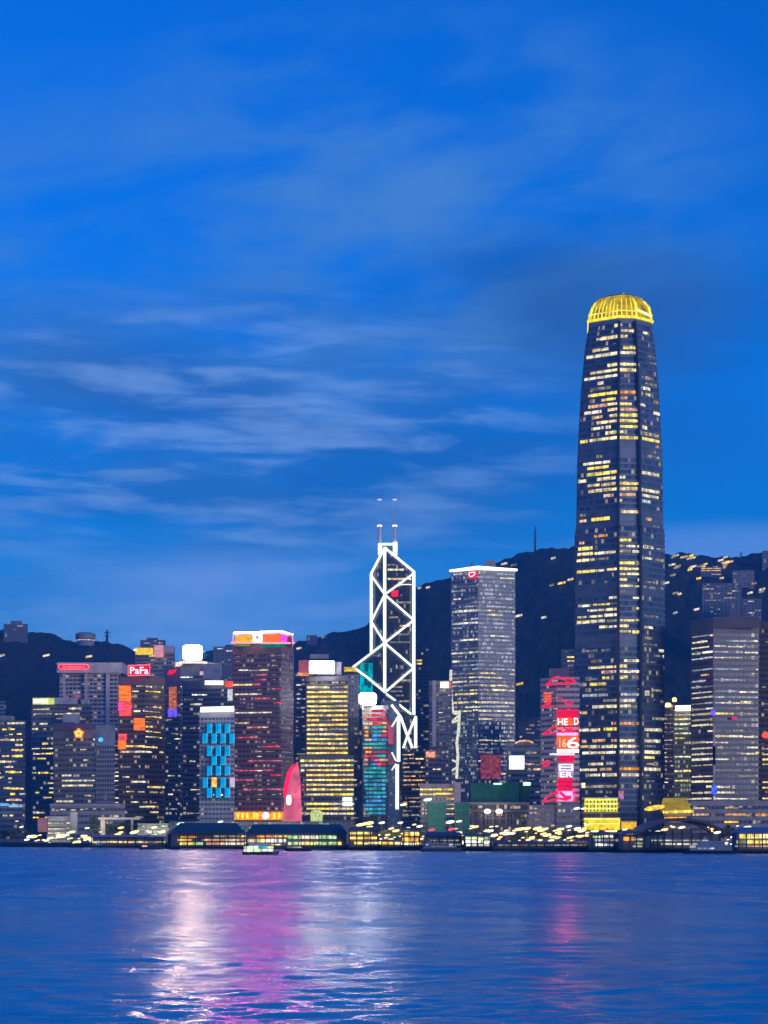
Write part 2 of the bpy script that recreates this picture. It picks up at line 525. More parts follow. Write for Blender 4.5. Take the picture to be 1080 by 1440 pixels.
rows_ = [-400.0, 20.0]; y = 52.0
while y < 900: rows_.append(y); y += max(.12, y * y / 45000)
rows_ += [1000.0, 1200.0, 1500.0, 2600.0]
cols_ = [-1 + 2 * i / 640 for i in range(641)]
V = []
for j, y in enumerate(rows_):
    yy = max(52.0, min(y, 900.0)); w_ = .24 * yy + 6
    dy_ = max(.12, yy * yy / 45000)
    V.append((-4000, y, 0))
    for c_ in cols_:
        x = c_ * w_
        e_ = min(1.0, (1 - abs(c_)) * 12)
        V.append((x, y, chop(x, y, dy_) * e_ if 52 <= y < 900 else 0.0))
    V.append((4000, y, 0))
nc = len(cols_) + 2
Fc = [(j * nc + i, j * nc + i + 1, (j + 1) * nc + i + 1, (j + 1) * nc + i) for j in range(len(rows_) - 1) for i in range(nc - 1)]
mobj_w = mobj('water', V, Fc, wm_, smooth=True)
tag(mobj_w, kind='structure')

RIDGE = [(-400, 905), (-60, 880), (20, 884), (60, 888), (78, 891), (90, 899), (108, 901), (150, 900), (172, 904), (190, 916), (215, 926), (260, 930),
         (300, 912), (325, 905), (375, 905), (412, 903), (440, 897), (470, 888), (490, 885), (512, 880), (540, 858), (588, 822), (606, 817), (632, 811),
         (680, 796), (722, 780), (738, 774), (752, 771), (780, 769), (806, 768), (870, 772), (936, 778), (962, 776), (1000, 781), (1040, 781),
         (1060, 777), (1080, 773), (1200, 765), (1500, 790)]
D0 = 3700.0


def ridge_z(x):
    p = x / D0 * F + 540
    if p <= RIDGE[0][0]: return Z(RIDGE[0][1], D0)
    for (a, ya), (b, yb) in zip(RIDGE, RIDGE[1:]):
        if p <= b:
            t = (p - a) / (b - a); return Z(ya + (yb - ya) * t, D0)
    return Z(RIDGE[-1][1], D0)


def hill_z(x, y, fine=True):
    t = (y - 2420) / (D0 - 2420)
    if t <= 0: return 3.0
    u = min(1, t); s_ = u * u * (3 - 2 * u) * .55 + u * .45
    if y > D0: s_ = 1 - ((y - D0) / 1500) ** 2 * .6
    gul = mnoise.noise((x * .004, y * .0028, .7)) * 34 + mnoise.noise((x * .011, y * .009, 4.1)) * 13
    z = 3 + (ridge_z(x) - 3) * s_ + gul * (1 - u) * min(1, t * 5)
    if fine:
        d_, _p = mnoise.voronoi((x / 15.0, y / 24.0, 0))
        z += (.55 - d_[0]) * 8 * min(1, t * 8) + mnoise.noise((x * .05, y * .05, 2)) * 3.5 - 3
    return z


xs = [-1150 + 5.2 * i for i in range(445)]
ys = [2430 + 15 * i for i in range(int((D0 - 2430) / 15) + 8)] + [D0 + 130 + 150 * i for i in range(6)]
v = [(x * (y / D0 * .4 + .6), y, 0) for y in ys for x in xs]
v = [(x, y, hill_z(x, y)) for x, y, _ in v]
nx_ = len(xs)
f = [(j * nx_ + i, j * nx_ + i + 1, (j + 1) * nx_ + i + 1, (j + 1) * nx_ + i) for j in range(len(ys) - 1) for i in range(nx_ - 1)]
hm, q, out = new_mat('forest_slope')
pos = q.n('ShaderNodeNewGeometry').outputs['Position']
t1 = q.noise(pos, .05, 5, .65); t2 = q.noise(pos, .006, 3, .5)
c = q.mix(q.rng(t1, .3, .7, 0, 1), (.007, .010, .007, 1), (.032, .036, .022, 1))
c = q.mix(q.m('MULTIPLY', q.rng(t2, .4, .65, 0, 1), .5), c, (.045, .038, .034, 1))
q.set(out.inputs[0], q.n('ShaderNodeBsdfPrincipled', None, Base_Color=c, Roughness=.9))
tag(mobj('hills', v, f, hm, smooth=False), kind='structure')
# ------------------------------------------------------------------ tower materials
w_navy = plain('cladding_navy', (.11, .12, .16), .5)
w_slate = plain('cladding_slate', (.21, .20, .225), .55)
w_grey = plain('cladding_grey', (.30, .28, .30), .6)
w_pale = plain('cladding_pale', (.40, .38, .42), .65)
w_white = plain('tile_white', (.46, .43, .47), .6)
w_brown = plain('cladding_brown', (.16, .11, .10), .55)
w_rust = plain('cladding_dark_red', (.18, .105, .12), .55)
w_stone = plain('stone_beige', (.34, .29, .24), .75)
w_pink = plain('stone_rose', (.36, .26, .28), .7)
w_metal = plain('metal_light', (.55, .56, .58), .4, .4)
w_dark = plain('metal_dark', (.05, .05, .06), .5, .3)
w_net = plain('scaffold_net_green', (.012, .10, .07), .9, 0, .35, .25)
w_teal = plain('roof_teal', (.03, .085, .11), .5)
w_roof = plain('roof_slate', (.06, .06, .085), .5)
w_conc = plain('concrete', (.12, .12, .12), .8)
g_blue = curtain('glass_blue', (.06, .075, .115), .16, 3.0, .18, (.07, .08, .10), .10, (1, .82, .5), .35)
g_navy = curtain('glass_navy', (.08, .11, .165), .18, 2.8, .14, (.05, .055, .075), .07, (1, .8, .45), .3, 4.24)
g_grey = curtain('glass_grey', (.085, .08, .095), .25, 3.2, .3, (.16, .16, .17), .14, (1, .84, .6), .35)
g_brown = curtain('glass_brown', (.055, .04, .038), .25, 3.0, .35, (.09, .07, .065), .12, (1, .7, .4), .4)
g_rust = curtain('glass_red_brown', (.06, .036, .044), .25, 3.4, .42, (.12, .08, .09), .16, (1, .66, .55), .34)
g_hotel = curtain('glass_hotel', (.03, .03, .04), .3, 4.2, .24, (.40, .38, .40), .12, (1, .75, .55), .4)
g_cheung = curtain('glass_silver', (.06, .09, .13), .2, 2.4, .3, (.20, .23, .27), .26, (.86, .86, .80), .42)
g_cheung2 = curtain('glass_silver_warm', (.07, .075, .085), .2, 2.4, .3, (.22, .22, .22), .5, (1, .84, .55), .5)
g_prism = curtain('glass_prism', (.03, .035, .05), .12, 2.6, .1, (.06, .065, .075), .05, (1, .9, .7), .3)
g_flat = curtain('glass_flats', (.04, .045, .06), .3, 5.0, .5, (.17, .17, .20), .08, (1, .76, .45), .4, 3.2)
GOLD = {'gold': 5, 'yellow': 4, 'warm': 2}
MIXW = {'warm': 3, 'pale': 4, 'yellow': 2, 'dim': 3}
COOL = {'cool': 4, 'pale': 2, 'grey': 3, 'dim': 2}

# ------------------------------------------------------------------ left group of towers
T = Tower('office_tower', 'dark office tower full of yellow windows at the far left edge', 'tower',
          [(-30, 1640), (36, 1630)], 1013, w_navy, g_blue, 40, 4.1, .42, seed=2)
T.zone(-28, 35, 1020, 1128, .5, {'warm': 3, 'gold': 2, 'pale': 3, 'dim': 2}, (4, 11), (3, 12))
T.rows([(10, 35, 1015, 'pale'), (-10, 14, 1040, 'pale'), (16, 33, 1056, 'gold'), (16, 30, 1062, 'gold'), (17, 32, 1068, 'yellow'), (-5, 7, 1074, 'warm'),
        (6, 18, 1080, 'warm'), (7, 18, 1086, 'gold'), (12, 22, 1091, 'gold'), (10, 32, 1107, 'gold'), (5, 16, 1113, 'yellow'), (18, 31, 1113, 'gold'), (12, 28, 1124, 'peach')])
MB().box(X(-8, 1640), X(16, 1640), 1640, 1655, T.z1 - 1.1, T.z1 + 4).make('plant_room', w_slate, T.root)
T.done()
b_ = Tower('office_block', 'low dark block at the left edge with a strip of blue light', 'building', [(-30, 1560), (34, 1552)], 1134, w_slate, g_blue, 30, 4, .5, seed=3)
b_.panel('light_strip', 0, 12, 1129.5, 1133.5, glow('strip_azure', (.15, .5, .9), .9), 1)
b_.panel('light_strip', 13, 31, 1131, 1135, glow('strip_sky', (.35, .6, .85), .9), 1)
b_.zone(-28, 34, 1145, 1175, .2, MIXW, (3, 7)); b_.done()
T = Tower('residential_tower', 'pale tower top peeking in at the left edge above the dark hill', 'tower', [(-30, 2050), (8, 2040)], 986, w_pale, g_flat, 30, 3.4, .5, seed=4)
T.zone(-28, 8, 990, 1040, .3, {'rose': 2, 'dim': 3}, (3, 5)).done()

T = Tower('office_tower', 'grey tower with a lit yellow-green sign along its left roof edge', 'tower', [(44, 1760), (128, 1745)], 990, w_slate, g_grey, 38, 4.0, .45, seed=5)
T.zone(46, 120, 994, 1012, .6, {'pale': 3, 'dim': 2}, (8, 26), (3, 10))
T.zone(34, 84, 1016, 1150, .62, {'gold': 2, 'warm': 4, 'yellow': 3, 'pale': 2}, (5, 14), (2, 6))
MB().pbox(76, 108, 981, 990, 1742, 14).make('plant_room', w_pale, T.root)
MB().pbox(109, 113, 983, 990.3, 1748, 10).make('roof_screen', w_dark, T.root)
MB().pbox(114, 124, 984, 990, 1745, 12).make('plant_room', w_pale, T.root)
sg = MB().pbox(46, 76, 981.5, 990.5, 1741, 1.5).make('roof_sign', glow('sign_lime', (.72, .85, .18), 1.0, .3), T.root)
for a, b2 in ((47, 51.5), (52.5, 57), (58, 62), (63, 67)): MB().pbox(a, b2, 983.5, 988.5, 1740, .8).make('sign_letter', glow('sign_cream', (1, .96, .75), 2.2, .2), T.root)
MB().pbox(88, 112, 1004, 1016, 1738, 2).make('wall_panel', w_pale, T.root)
T.done()

T = Tower('hotel_tower', 'wide white hotel tower with a red script sign on its blank top band', 'tower', [(83.5, 2110), (170, 2100)], 934, w_white, g_hotel, 45, 4.0, .52,
          seed=6, header=10)
dH = 2100
MB().box(X(80.5, dH), X(173, dH), dH - 3, dH + 48, Z(946.5, dH), Z(932, dH)).make('roof_band', w_white, T.root)
T.zone(88, 168, 950, 1018, .12, {'rose': 2, 'peach': 3, 'dim': 4}, (6, 12), (8, 16))
for k, (a, c_) in enumerate(((88, 92), (120, 123), (149, 154))):
    MB().pbox(a, c_, 947, 1040, dH - 1.1, .9).make('pilaster', w_white, T.root)
cap = []
for i in range(24):
    an = 2 * math.pi * i / 24
    cap.append((X(104.5, dH) + (math.copysign(1, math.cos(an)) * 17.5 + math.cos(an) * 3.6) * dH / F, Z(938.3, dH) + math.sin(an) * 3.4 * dH / F))
sb = MB().slab(cap, dH - 5, dH - 3.3).make('roof_sign', glow('sign_deep_red', (.9, .005, .03), 1.0, .25, .2), T.root)
MB().tube([(x, dH - 5.3, z) for x, z in cap], .55, 5, True).make('sign_outline', glow('sign_rose', (1, .16, .22), 1.5, .2), T.root)
wv_ = [(X(88 + i * .8, dH), dH - 5.5, Z(938.4 + 1.9 * math.sin(i * 1.35) * (1 if i % 9 else .2), dH)) for i in range(42)]
MB().tube(wv_, .4, 4).make('script_lettering', glow('sign_rose', (1, .16, .22), 1.5, .2), T.root)
T.done()
T = Tower('service_tower', 'narrow white lit stair tower right of the flower sign tower', 'tower', [(160, 1790), (168.5, 1785)], 1030, w_pale, g_hotel, 20, 3.6, .5, seed=7)
T.zone(160.5, 168, 1034, 1145, .9, {'pale': 3, 'grey': 3, 'dim': 2}, (5, 8), (0, 1), .7).done()

T = Tower('flower_sign_tower', 'dark purple tower with an orange flower emblem glowing at its top', 'tower', [(75, 1690), (134, 1680)], 1018, w_slate, g_grey, 40, 4.0, .5, seed=8, header=10)
T.panel('roof_band', 74, 134.5, 1017, 1025, plain('cladding_plum', (.10, .07, .13), .5), 1.5)
cx, cz, d = X(111, 1676), Z(1031.5, 1676), 1674.5
fl_ = []
for i in range(40):
    an = 2 * math.pi * i / 40
    r_ = (5.6 + 1.6 * abs(math.cos(an * 2.5))) * d / F
    fl_.append((cx + math.sin(an) * r_, cz + math.cos(an) * r_))
e_ = MB().slab(fl_, d, d + 1.5).make('flower_emblem', glow('sign_flower', (1, .22, .004), 1.6, .2), T.root)
MB().lathe((cx, d - .2, cz), [(.1, 0)], 3)
pet = MB()
for i in range(5):
    an = 2 * math.pi * i / 5
    c0 = (cx + math.sin(an) * 1.9, cz + math.cos(an) * 1.9)
    pet.slab([(c0[0] + .9 * math.cos(t * .785), c0[1] + .9 * math.sin(t * .785)) for t in range(8)], d - .5, d - .1)
pet.make('petals', glow('sign_flower_core', (1, .74, .12), 2.2, .2), T.root)
T.zone(77, 133, 1038, 1130, .2, {'pale': 4, 'dim': 3}, (4, 10), (6, 16))
T.rows([(87, 100, 1095, 'pale'), (87, 133, 1099, 'pale'), (87, 130, 1110, 'pale'), (88, 103, 1126, 'pale'), (117, 124, 1068, 'warm'), (113, 121, 1053, 'warm'), (119, 127, 1121, 'warm')])
T.done()
T = Tower('ribbed_tower', 'plain grey ribbed tower with one small blue light near its top', 'tower', [(134.5, 1684), (162, 1680)], 1019, w_grey,
          curtain('glass_ribbed', (.06, .06, .075), .4, 2.2, .5, (.22, .21, .24), .015, (1, .85, .6), .3), 36, 3.7, .4, seed=9, header=16)
MB().lathe((X(142, 1678), 1676.5, Z(1043, 1678)), [(.6, -.2), (1.7, .6), (1.9, 1.6), (1.3, 2.8), (.3, 3.2)], 10).make('beacon', glow('lamp_blue', (.06, .32, 1.0), 2.2, .1), T.root)
T.rows([(150, 162, 1043, 'pale')]); T.done()
T = Tower('podium', 'long grey podium block with a pale ledge below the flower sign tower', 'building', [(70, 1640), (176, 1640)], 1130, w_grey, g_grey, 36, 5, .6, seed=10)
T.panel('ledge', 70, 168, 1131, 1134, w_pale, 2)
T.zone(76, 170, 1140, 1165, .16, MIXW, (4, 10), (6, 20)).done()

T = Tower('screen_tower', 'dark brown tower with a red rooftop sign and orange screens on its left side', 'tower', [(166, 1717), (204, 1715), (232, 1735)], 951, w_brown, g_brown, 36, 4.0, .42, seed=11, header=6)
d = 1712
MB().pbox(180, 211, 935.5, 950, d, 3).make('roof_sign', glow('sign_crimson', (.85, .012, .06), 1.0, .25, .2), T.root)
MB().tube([(X(a, d), d - .4, Z(c_, d)) for a, c_ in ((180.3, 936), (210.7, 934.8), (210.7, 949.2), (180.3, 950.2))], .5, 4, True).make('sign_outline', glow('sign_rose', (1, .16, .22), 1.5, .2), T.root)
text_mesh('PaFa', 183, 208.5, 938, 947.5, d - .8, glow('sign_blush', (1, .62, .72), 2.6, .1), T.root, t=1)
MB().pbox(183, 210, 950, 953, 1716, 8).make('sign_frame', w_dark, T.root)
OR1 = glow('screen_orange', (1, .20, .015), 1.15, .35, .22, stretch=3)
OR2 = glow('screen_coral', (1, .10, .11), 1.0, .35, .22, stretch=3)
OR3 = glow('screen_pink', (1, .07, .36), 1.1, .3, .22)
T.panel('led_screen', 167, 184, 964, 986, OR1, 1.5, 1714); T.panel('led_screen', 167.5, 184.5, 986.3, 1007, OR2, 1.5, 1714); T.panel('led_logo', 166, 172, 988, 999, OR3, 1.5, 1711)
T.panel('led_screen', 188, 203.5, 1010, 1027, OR1, 1.5, 1714); T.panel('led_screen', 166.3, 178, 1032, 1041, OR2, 1.5, 1714); T.panel('led_screen', 166, 177, 1041.2, 1053.5, OR1, 1.5, 1714)
T.zone(205, 228, 963, 1036, .85, {'yellow': 2, 'gold': 2, 'warm': 3, 'dim': 3}, (7, 11), (1, 3), .7)
T.zone(184, 203, 965, 1005, .2, {'pale': 3, 'dim': 3}, (6, 12))
T.zone(168, 230, 1050, 1150, .32, {'warm': 3, 'pale': 2, 'dim': 5}, (5, 12), (5, 14))
T.rows([(171, 222, 1050, 'yellow'), (172, 214, 1061, 'pale'), (208, 232, 1107, 'yellow'), (196, 208, 1136, 'pale'), (203, 222, 1136, 'yellow'), (186, 206, 1098, 'pale')])
T.done()

T = Tower('back_tower', 'tower behind the red rooftop sign with a yellow sign and pink lit roof corner', 'tower', [(190, 2320), (246, 2300)], 912, w_grey, g_grey, 40, 4.0, .5, seed=12, header=3)
d = 2296
MB().pbox(190.5, 215, 911, 920.5, d, 2).make('roof_sign', glow('sign_yellow', (1, .62, .01), 1.15, .3), T.root)
MB().pbox(188, 192, 912.5, 915, d - 1, 2).make('sign_spot', glow('sign_cream', (1, .96, .75), 2.2, .2), T.root)
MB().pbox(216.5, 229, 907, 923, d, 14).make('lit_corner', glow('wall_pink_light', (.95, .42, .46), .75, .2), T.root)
MB().pbox(229.5, 244, 908, 918, d + 4, 14).make('plant_room', w_pale, T.root)
T.zone(192, 245, 924, 960, .25, {'dim': 4, 'pale': 1, 'rose': 1}, (5, 12), (4, 12)); T.done()
T = Tower('slim_tower', 'slim grey tower with a small red logo and an orange and violet screen strip', 'tower', [(231, 1850), (254, 1846)], 938, w_slate, g_grey, 30, 4.0, .5, seed=13, header=16)
sl = [(X(a, 1843), Z(b2, 1843)) for a, b2 in ((235, 949), (238, 943), (248.5, 941), (247, 945), (241, 948.5))]
MB().slab(sl, 1841.5, 1843).make('roof_logo', glow('sign_hot_red', (1, .01, .05), 1.2, .2), T.root)
T.panel('led_screen', 237.5, 248, 966, 997, glow('screen_ember', (.85, .22, .08), .6, .6, .3, stretch=4), 1.2)
T.panel('led_screen', 236, 248.5, 997.3, 1008, glow('screen_violet', (.16, .10, .95), 1.15, .4), 1.2)
T.zone(232, 254, 1012, 1140, .3, {'dim': 4, 'pale': 2}, (4, 12), (6, 14)); T.done()
T = Tower('lamp_tower', 'purple-grey tower crowned by a dazzling white lamp over a lit ledge', 'tower', [(246, 1960), (284, 1955), (312, 1968)], 931, w_grey, g_grey, 40, 4.0, .5, seed=14, header=12)
d = 1950
lam = [(X(270.5 + (13.4 * abs(math.cos(t)) ** .35 * math.copysign(1, math.cos(t))), d), Z(917.5 - 10.2 * abs(math.sin(t)) ** .35 * math.copysign(1, math.sin(t)), d)) for t in [2 * math.pi * i / 32 for i in range(32)]]
MB().slab(lam, d, d + 3).make('beacon_lamp', glow('lamp_dazzling', (1, .72, .54), 175, 0, sample=True), T.root)
MB().pbox(256, 286, 928, 931.5, d + 1, 6).make('lamp_gantry', w_dark, T.root)
MB().pbox(252, 291, 930.5, 932.5, d - 2.5, 2).make('lit_ledge', glow('ledge_cream', (1, .82, .62), 2.0, .2), T.root)
MB().pbox(285, 310, 933, 955, d - 1.6, 1.4).make('louvre_panel', w_pale, T.root)
MB().pbox(281, 286, 944, 949, d - 1.6, 1.4).make('lit_sign', glow('sign_dim_pink', (.85, .66, .66), .7), T.root)
T.rows([(248, 271, 956, 'white'), (256, 268, 975, 'dim'), (254, 282, 990, 'pale')])
T.zone(248, 284, 958, 1150, .28, {'dim': 4, 'grey': 4, 'pale': 2}, (5, 14), (6, 16))
T.done()
T = Tower('mid_tower', 'bluish tower with a white sign strip, partly hidden behind the cyan checkered building', 'tower', [(256, 1830), (326, 1826)], 957, w_slate, g_blue, 34, 4.0, .5, seed=15, header=4)
d = 1822
MB().pbox(288, 314, 957, 963, d, 1.6).make('roof_sign', glow('sign_white_green', (.92, 1, .94), 1.6, .2), T.root)
MB().pbox(320, 327, 969, 985, d, 1.6).make('lit_sign', glow('sign_soft_white', (.85, .85, .84), .8, .4, .4), T.root)
T.zone(258, 320, 966, 1150, .32, {'cool': 3, 'pale': 3, 'dim': 3}, (5, 14), (5, 16))
T.rows([(270, 291, 980, 'white'), (269, 284, 990, 'pale'), (238, 275, 1025, 'pale')]); T.done()

# the building with the cyan checker screens
T = Tower('checker_building', 'grey slab building whose front shows a checkerboard of cyan light panels', 'building', [(280, 1640), (330, 1636)], 999, w_pale,
          curtain('glass_checker', (.08, .085, .10), .4, 3.0, .4, (.30, .30, .34), .02, (1, .9, .7), .3, 3.6), 36, 3.6, .5, seed=16, header=5)
d = 1634
rr = MB().tube([(X(282, d), d, Z(998, d)), (X(329, d), d, Z(996.6, d))], 2.0, 8).make('roof_light', glow('tube_white', (.95, 1, .93), 1.9, .1), T.root)
CY = glow('panel_cyan', (.0, .36, .80), 1.0, .18, .3); CE = glow('panel_cyan_rim', (.12, .62, .95), 1.1, .1); TD = plain('panel_teal_shadow', (.01, .06, .09), .5)
pr = [(1017.5, 1030.5, (291, 303.5, 316)), (1031.5, 1045, (284.5, 297.5, 310, 322.5)), (1049, 1062.5, (291, 303.5, 316)), (1063.5, 1075.5, (297.5, 310)),
      (1077, 1090, (291, 303.5, 316)), (1093.5, 1107, (285, 297.5, 310, 323)), (1108, 1121, (291, 303.5, 316))]
d = T.d0 - .3
for ya, yb, xs_ in pr:
    for x in xs_:
        m_ = CY
        if ya == 1093.5 and x == 297.5: m_ = glow('panel_amber', (1, .55, .12), 1.2, .5)
        if ya == 1093.5 and x == 323: m_ = glow('panel_lilac', (.66, .56, .80), .9, .2)
        pn = MB().pbox(x, x + 7.2, ya, yb, d - 2.0, .8).make('light_panel', m_, T.root)
        MB().pbox(x - 2.6, x + 5.0, ya + 2.2, yb + 2.0, d - 1.1, 1.0).make('panel_shadow', TD, pn)  # dark teal shadow of the panel, made as an offset box
        if m_ is CY:
            MB().tube([(X(x + .2, d), d - 2.2, Z(yb, d)), (X(x + 7, d), d - 2.2, Z(yb, d)), (X(x + 7, d), d - 2.2, Z(ya, d))], .22, 4).make('rim_light', CE, pn)
T.rows([(300, 314, 1118, 'white')]); T.done()

# the tall dark red tower with the neon crown
T = Tower('neon_crown_tower', 'tall dark red tower with an orange neon crown and a red ribbed flank', 'tower', [(327, 1700), (395, 1690), (413, 1712)], 906, w_rust, g_rust, 45, 3.75, .48, seed=17, header=4)
d = 1688
NE = glow('neon_magenta', (1, .08, .44), 460, 0, sample=True)
NW = glow('neon_pink_white', (1, .42, .50), 1.1, .1)
cs = MB().pbox(331, 355, 892, 903, d, 6).make('crown_screen', glow('crown_amber', (1, .42, .004), 1.25, .3, .25), T.root)
MB().pbox(369, 394, 891, 903, d, 6).make('crown_screen', glow('crown_orange', (1, .16, .004), 1.2, .25, .25), T.root)
v = [(X(395, d), d, Z(903, d)), (X(408, d + 12), d + 12, Z(902.5, d)), (X(408, d + 12), d + 12, Z(892.5, d)), (X(395, d), d, Z(890.5, d))]
v += [(a, b2 + 3, c_) for a, b2, c_ in v]
mobj('crown_screen', v, [(0, 1, 2, 3), (7, 6, 5, 4), (0, 4, 5, 1), (1, 5, 6, 2), (2, 6, 7, 3), (3, 7, 4, 0)], glow('crown_magenta', (.95, .06, .82), 1.4, .25, .3), T.root)
lg = MB().pbox(355.5, 368.5, 890, 903.5, d - 1.5, 4).make('crown_logo', glow('sign_clean_white', (1, .95, .92), 2.6, .1), T.root)
MB().slab([(X(362, d) + 1.6 * math.cos(t * .785), Z(896.5, d) + 1.6 * math.sin(t * .785)) for t in range(8)], d - 2.2, d - 1.7).make('logo_mark', glow('sign_lavender', (.65, .62, .85), .8, 0), lg)
MB().box(X(330, d), X(411, d + 14), d + 8, d + 40, T.z1 - 1, Z(890, d)).make('crown_core', w_dark, T.root)
top = [(X(329, d), d - .8, Z(890.3, d)), (X(395, d), d - .8, Z(888.3, d)), (X(411.5, d + 14), d + 12, Z(890.5, d))]
MB().tube(top, .5, 6).make('neon_outline', NE, T.root)
MB().tube([(x, y, z - 1.6) for x, y, z in top], .35, 5).make('neon_outline', NW, T.root)
MB().tube([(X(328, d), d - .8, Z(890, d)), (X(328, d), d - .8, Z(903, d))], .5, 5).make('neon_outline', NW, T.root)
MB().tube([(X(325, d), d - .8, Z(903.8, d)), (X(395, d), d - .8, Z(904.4, d)), (X(414, d + 14), d + 12, Z(902.6, d))], .7, 5).make('neon_outline', glow('neon_rose', (1, .2, .3), 2.4, .1), T.root)
MB().tube([(X(411.3, d + 14), d + 12, Z(891, d)), (X(411.3, d + 14), d + 12, Z(902, d))], .7, 5).make('neon_outline', NW, T.root)
MB().pbox(329, 352, 905.3, 908.5, d, 2.5).make('led_strip', glow('strip_lime', (.22, .5, .05), .5, .4), T.root)
MB().pbox(367, 402, 905, 909.5, d - .3, 2.5).make('led_strip', glow('strip_green', (.0, .32, .14), .7, .3), T.root)
for y in (912.5, 924, 928): T.zone(330, 394, y, y + .1, .7, {'dim': 2, 'grey': 2}, (5, 6.5), (5, 6), .6, 0)
T.zone(361, 369, 912, 1135, .75, {'dim': 4, 'pale': 2}, (6, 8), (1, 2), .6)
T.zone(381, 390, 915, 1135, .3, {'dim': 4, 'grey': 2}, (6, 8), (1, 2), .6)
T.zone(329, 394, 950, 1135, .14, {'dim': 3, 'rose': 3, 'peach': 2, 'grey': 3}, (6, 18), (8, 24), .5)
T.rows([(335, 349, 944, 'white'), (349, 366, 944, 'dim'), (366, 377, 944, 'warm'), (362, 376, 951, 'rose'), (358, 375, 955, 'rose'), (328, 355, 961, 'warm'), (355, 366, 962, 'rose'),
        (381, 400, 967, 'rose'), (330, 362, 978, 'pale'), (358, 380, 982, 'rose'), (384, 399, 993, 'red'), (332, 382, 1006, 'pale'), (335, 347, 1017, 'warm'), (349, 377, 1025, 'peach'),
        (331, 358, 1038, 'rose'), (370, 396, 1052, 'red'), (348, 397, 1069, 'rose'), (330, 384, 1083, 'rose'), (380, 398, 1091, 'red'), (330, 357, 1098, 'rose'), (342, 400, 1113, 'rose')])
T.zone(396.5, 412, 912, 1070, .85, {'grey': 4, 'dim': 1}, (12, 16), (0, 1), .35, .05)
T.panel('lit_sign', 316, 327.5, 958, 966, glow('sign_vermilion', (1, .09, .03), 1.1, .4), 1.5, 1694)
bs = MB().pbox(328, 399, 1141.5, 1153, d - 2, 2).make('base_sign', glow('sign_tangerine', (1, .34, .004), 1.2, .5, .5), T.root)
for a in (333, 339.5, 346, 356, 360, 384, 391): MB().pbox(a, a + 3.2, 1143.5, 1151, d - 2.8, .8).make('sign_letter', glow('sign_gold_letter', (1, .55, .05), 2.0, .2), T.root)
sg = [(X(374, d) + 2.9 * math.cos(t * .524), Z(1147, d) + 2.9 * math.sin(t * .524)) for t in range(12)]
MB().slab(sg, d - 3.6, d - 2.2).make('sign_roundel', glow('sign_iris', (.62, .62, 1.0), 2.0, .5, .9), T.root)
T.done()
# the sail
d = 1610
o = [(397, 1161), (399.5, 1130), (402, 1106), (406, 1087), (411.5, 1077.5), (418.5, 1073.5), (421, 1085), (422.5, 1110), (423.5, 1135), (424, 1161)]
sr = empty('sail_sculpture', (X(411, d), d, 3), 'sail-shaped pink lit structure with a red neon edge and a white lozenge', 'sculpture')
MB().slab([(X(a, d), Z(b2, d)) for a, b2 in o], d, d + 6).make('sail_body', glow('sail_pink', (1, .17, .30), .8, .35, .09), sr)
MB().tube([(X(a, d), d - .6, Z(b2, d)) for a, b2 in ((401, 1122), (401.6, 1112), (403.5, 1100), (406.5, 1087.5), (411.5, 1078.5), (417.8, 1074.5))], [1.3, 1.5, 1.6, 1.5, 1.2, .8], 6).make(
    'neon_edge', glow('neon_red', (1, .015, .09), 1.4, .2), sr)
loz = [(X(406.3 + 3.9 * abs(math.cos(t)) ** .5 * math.copysign(1, math.cos(t)), d), Z(1125 + 7.6 * abs(math.sin(t)) ** .7 * math.copysign(1, math.sin(t)), d)) for t in [math.pi * i / 10 for i in range(20)]]
lz = MB().slab(loz, d - 1.4, d - .2).make('lozenge_sign', glow('sign_clean_white', (1, .95, .92), 2.6, .1), sr)
MB().tube([(x, d - 1.6, z) for x, z in loz], .28, 4, True).make('sign_outline', glow('neon_red', (1, .015, .09), 1.4, .2), lz)
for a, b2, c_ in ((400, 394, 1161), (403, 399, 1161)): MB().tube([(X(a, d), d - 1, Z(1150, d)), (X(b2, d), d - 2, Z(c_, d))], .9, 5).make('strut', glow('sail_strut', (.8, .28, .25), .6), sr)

# the golden banded tower
T = Tower('gold_band_tower', 'tower striped with golden lit floors and a white rectangular sign on its roof', 'tower', [(430, 1780), (490, 1776)], 950, w_slate, g_brown, 40, 3.86, .36, seed=18, header=2); T.hv = (.7, .95)
for k in range(T.nfl):
    z = T.z0 + (k + .6) * T.fh; py = HOR - (z - CH) / 1776 * F
    if 961 < py < 1062 and not 1060 < py:
        a = 431
        while a < 489:
            L = T.rnd.uniform(14, 40); T.strip(a, min(489, a + L), k, WIN[T.rnd.choices(('gold', 'yellow', 'warm', 'dim'), (5, 4, 2, 1 if 1020 < py < 1030 else .4))[0]], .75); a += L + .4
T.zone(432, 488, 951, 960, .5, {'pale': 2, 'dim': 2}, (6, 16))
d = 1772
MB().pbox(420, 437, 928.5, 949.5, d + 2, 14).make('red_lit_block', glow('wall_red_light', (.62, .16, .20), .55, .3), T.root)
MB().pbox(418, 434, 946, 949.7, d, 3).make('led_strip', glow('strip_orange', (1, .34, .12), 1.1), T.root)
MB().pbox(435, 480, 931, 949, d + 6, 14).make('plant_room', w_pale, T.root)
wsg = MB().pbox(435.2, 469.8, 930.2, 946.6, d + 2, 2).make('roof_sign', glow('sign_panel_white', (1, .97, .93), 60, 0, sample=True), T.root)
MB().pbox(434.4, 470.6, 929.4, 947.4, d + 3, 2).make('sign_frame', w_metal, wsg)
MB().pbox(436, 462, 920, 926, d + 16, 10).make('plant_room', w_grey, T.root); T.done()
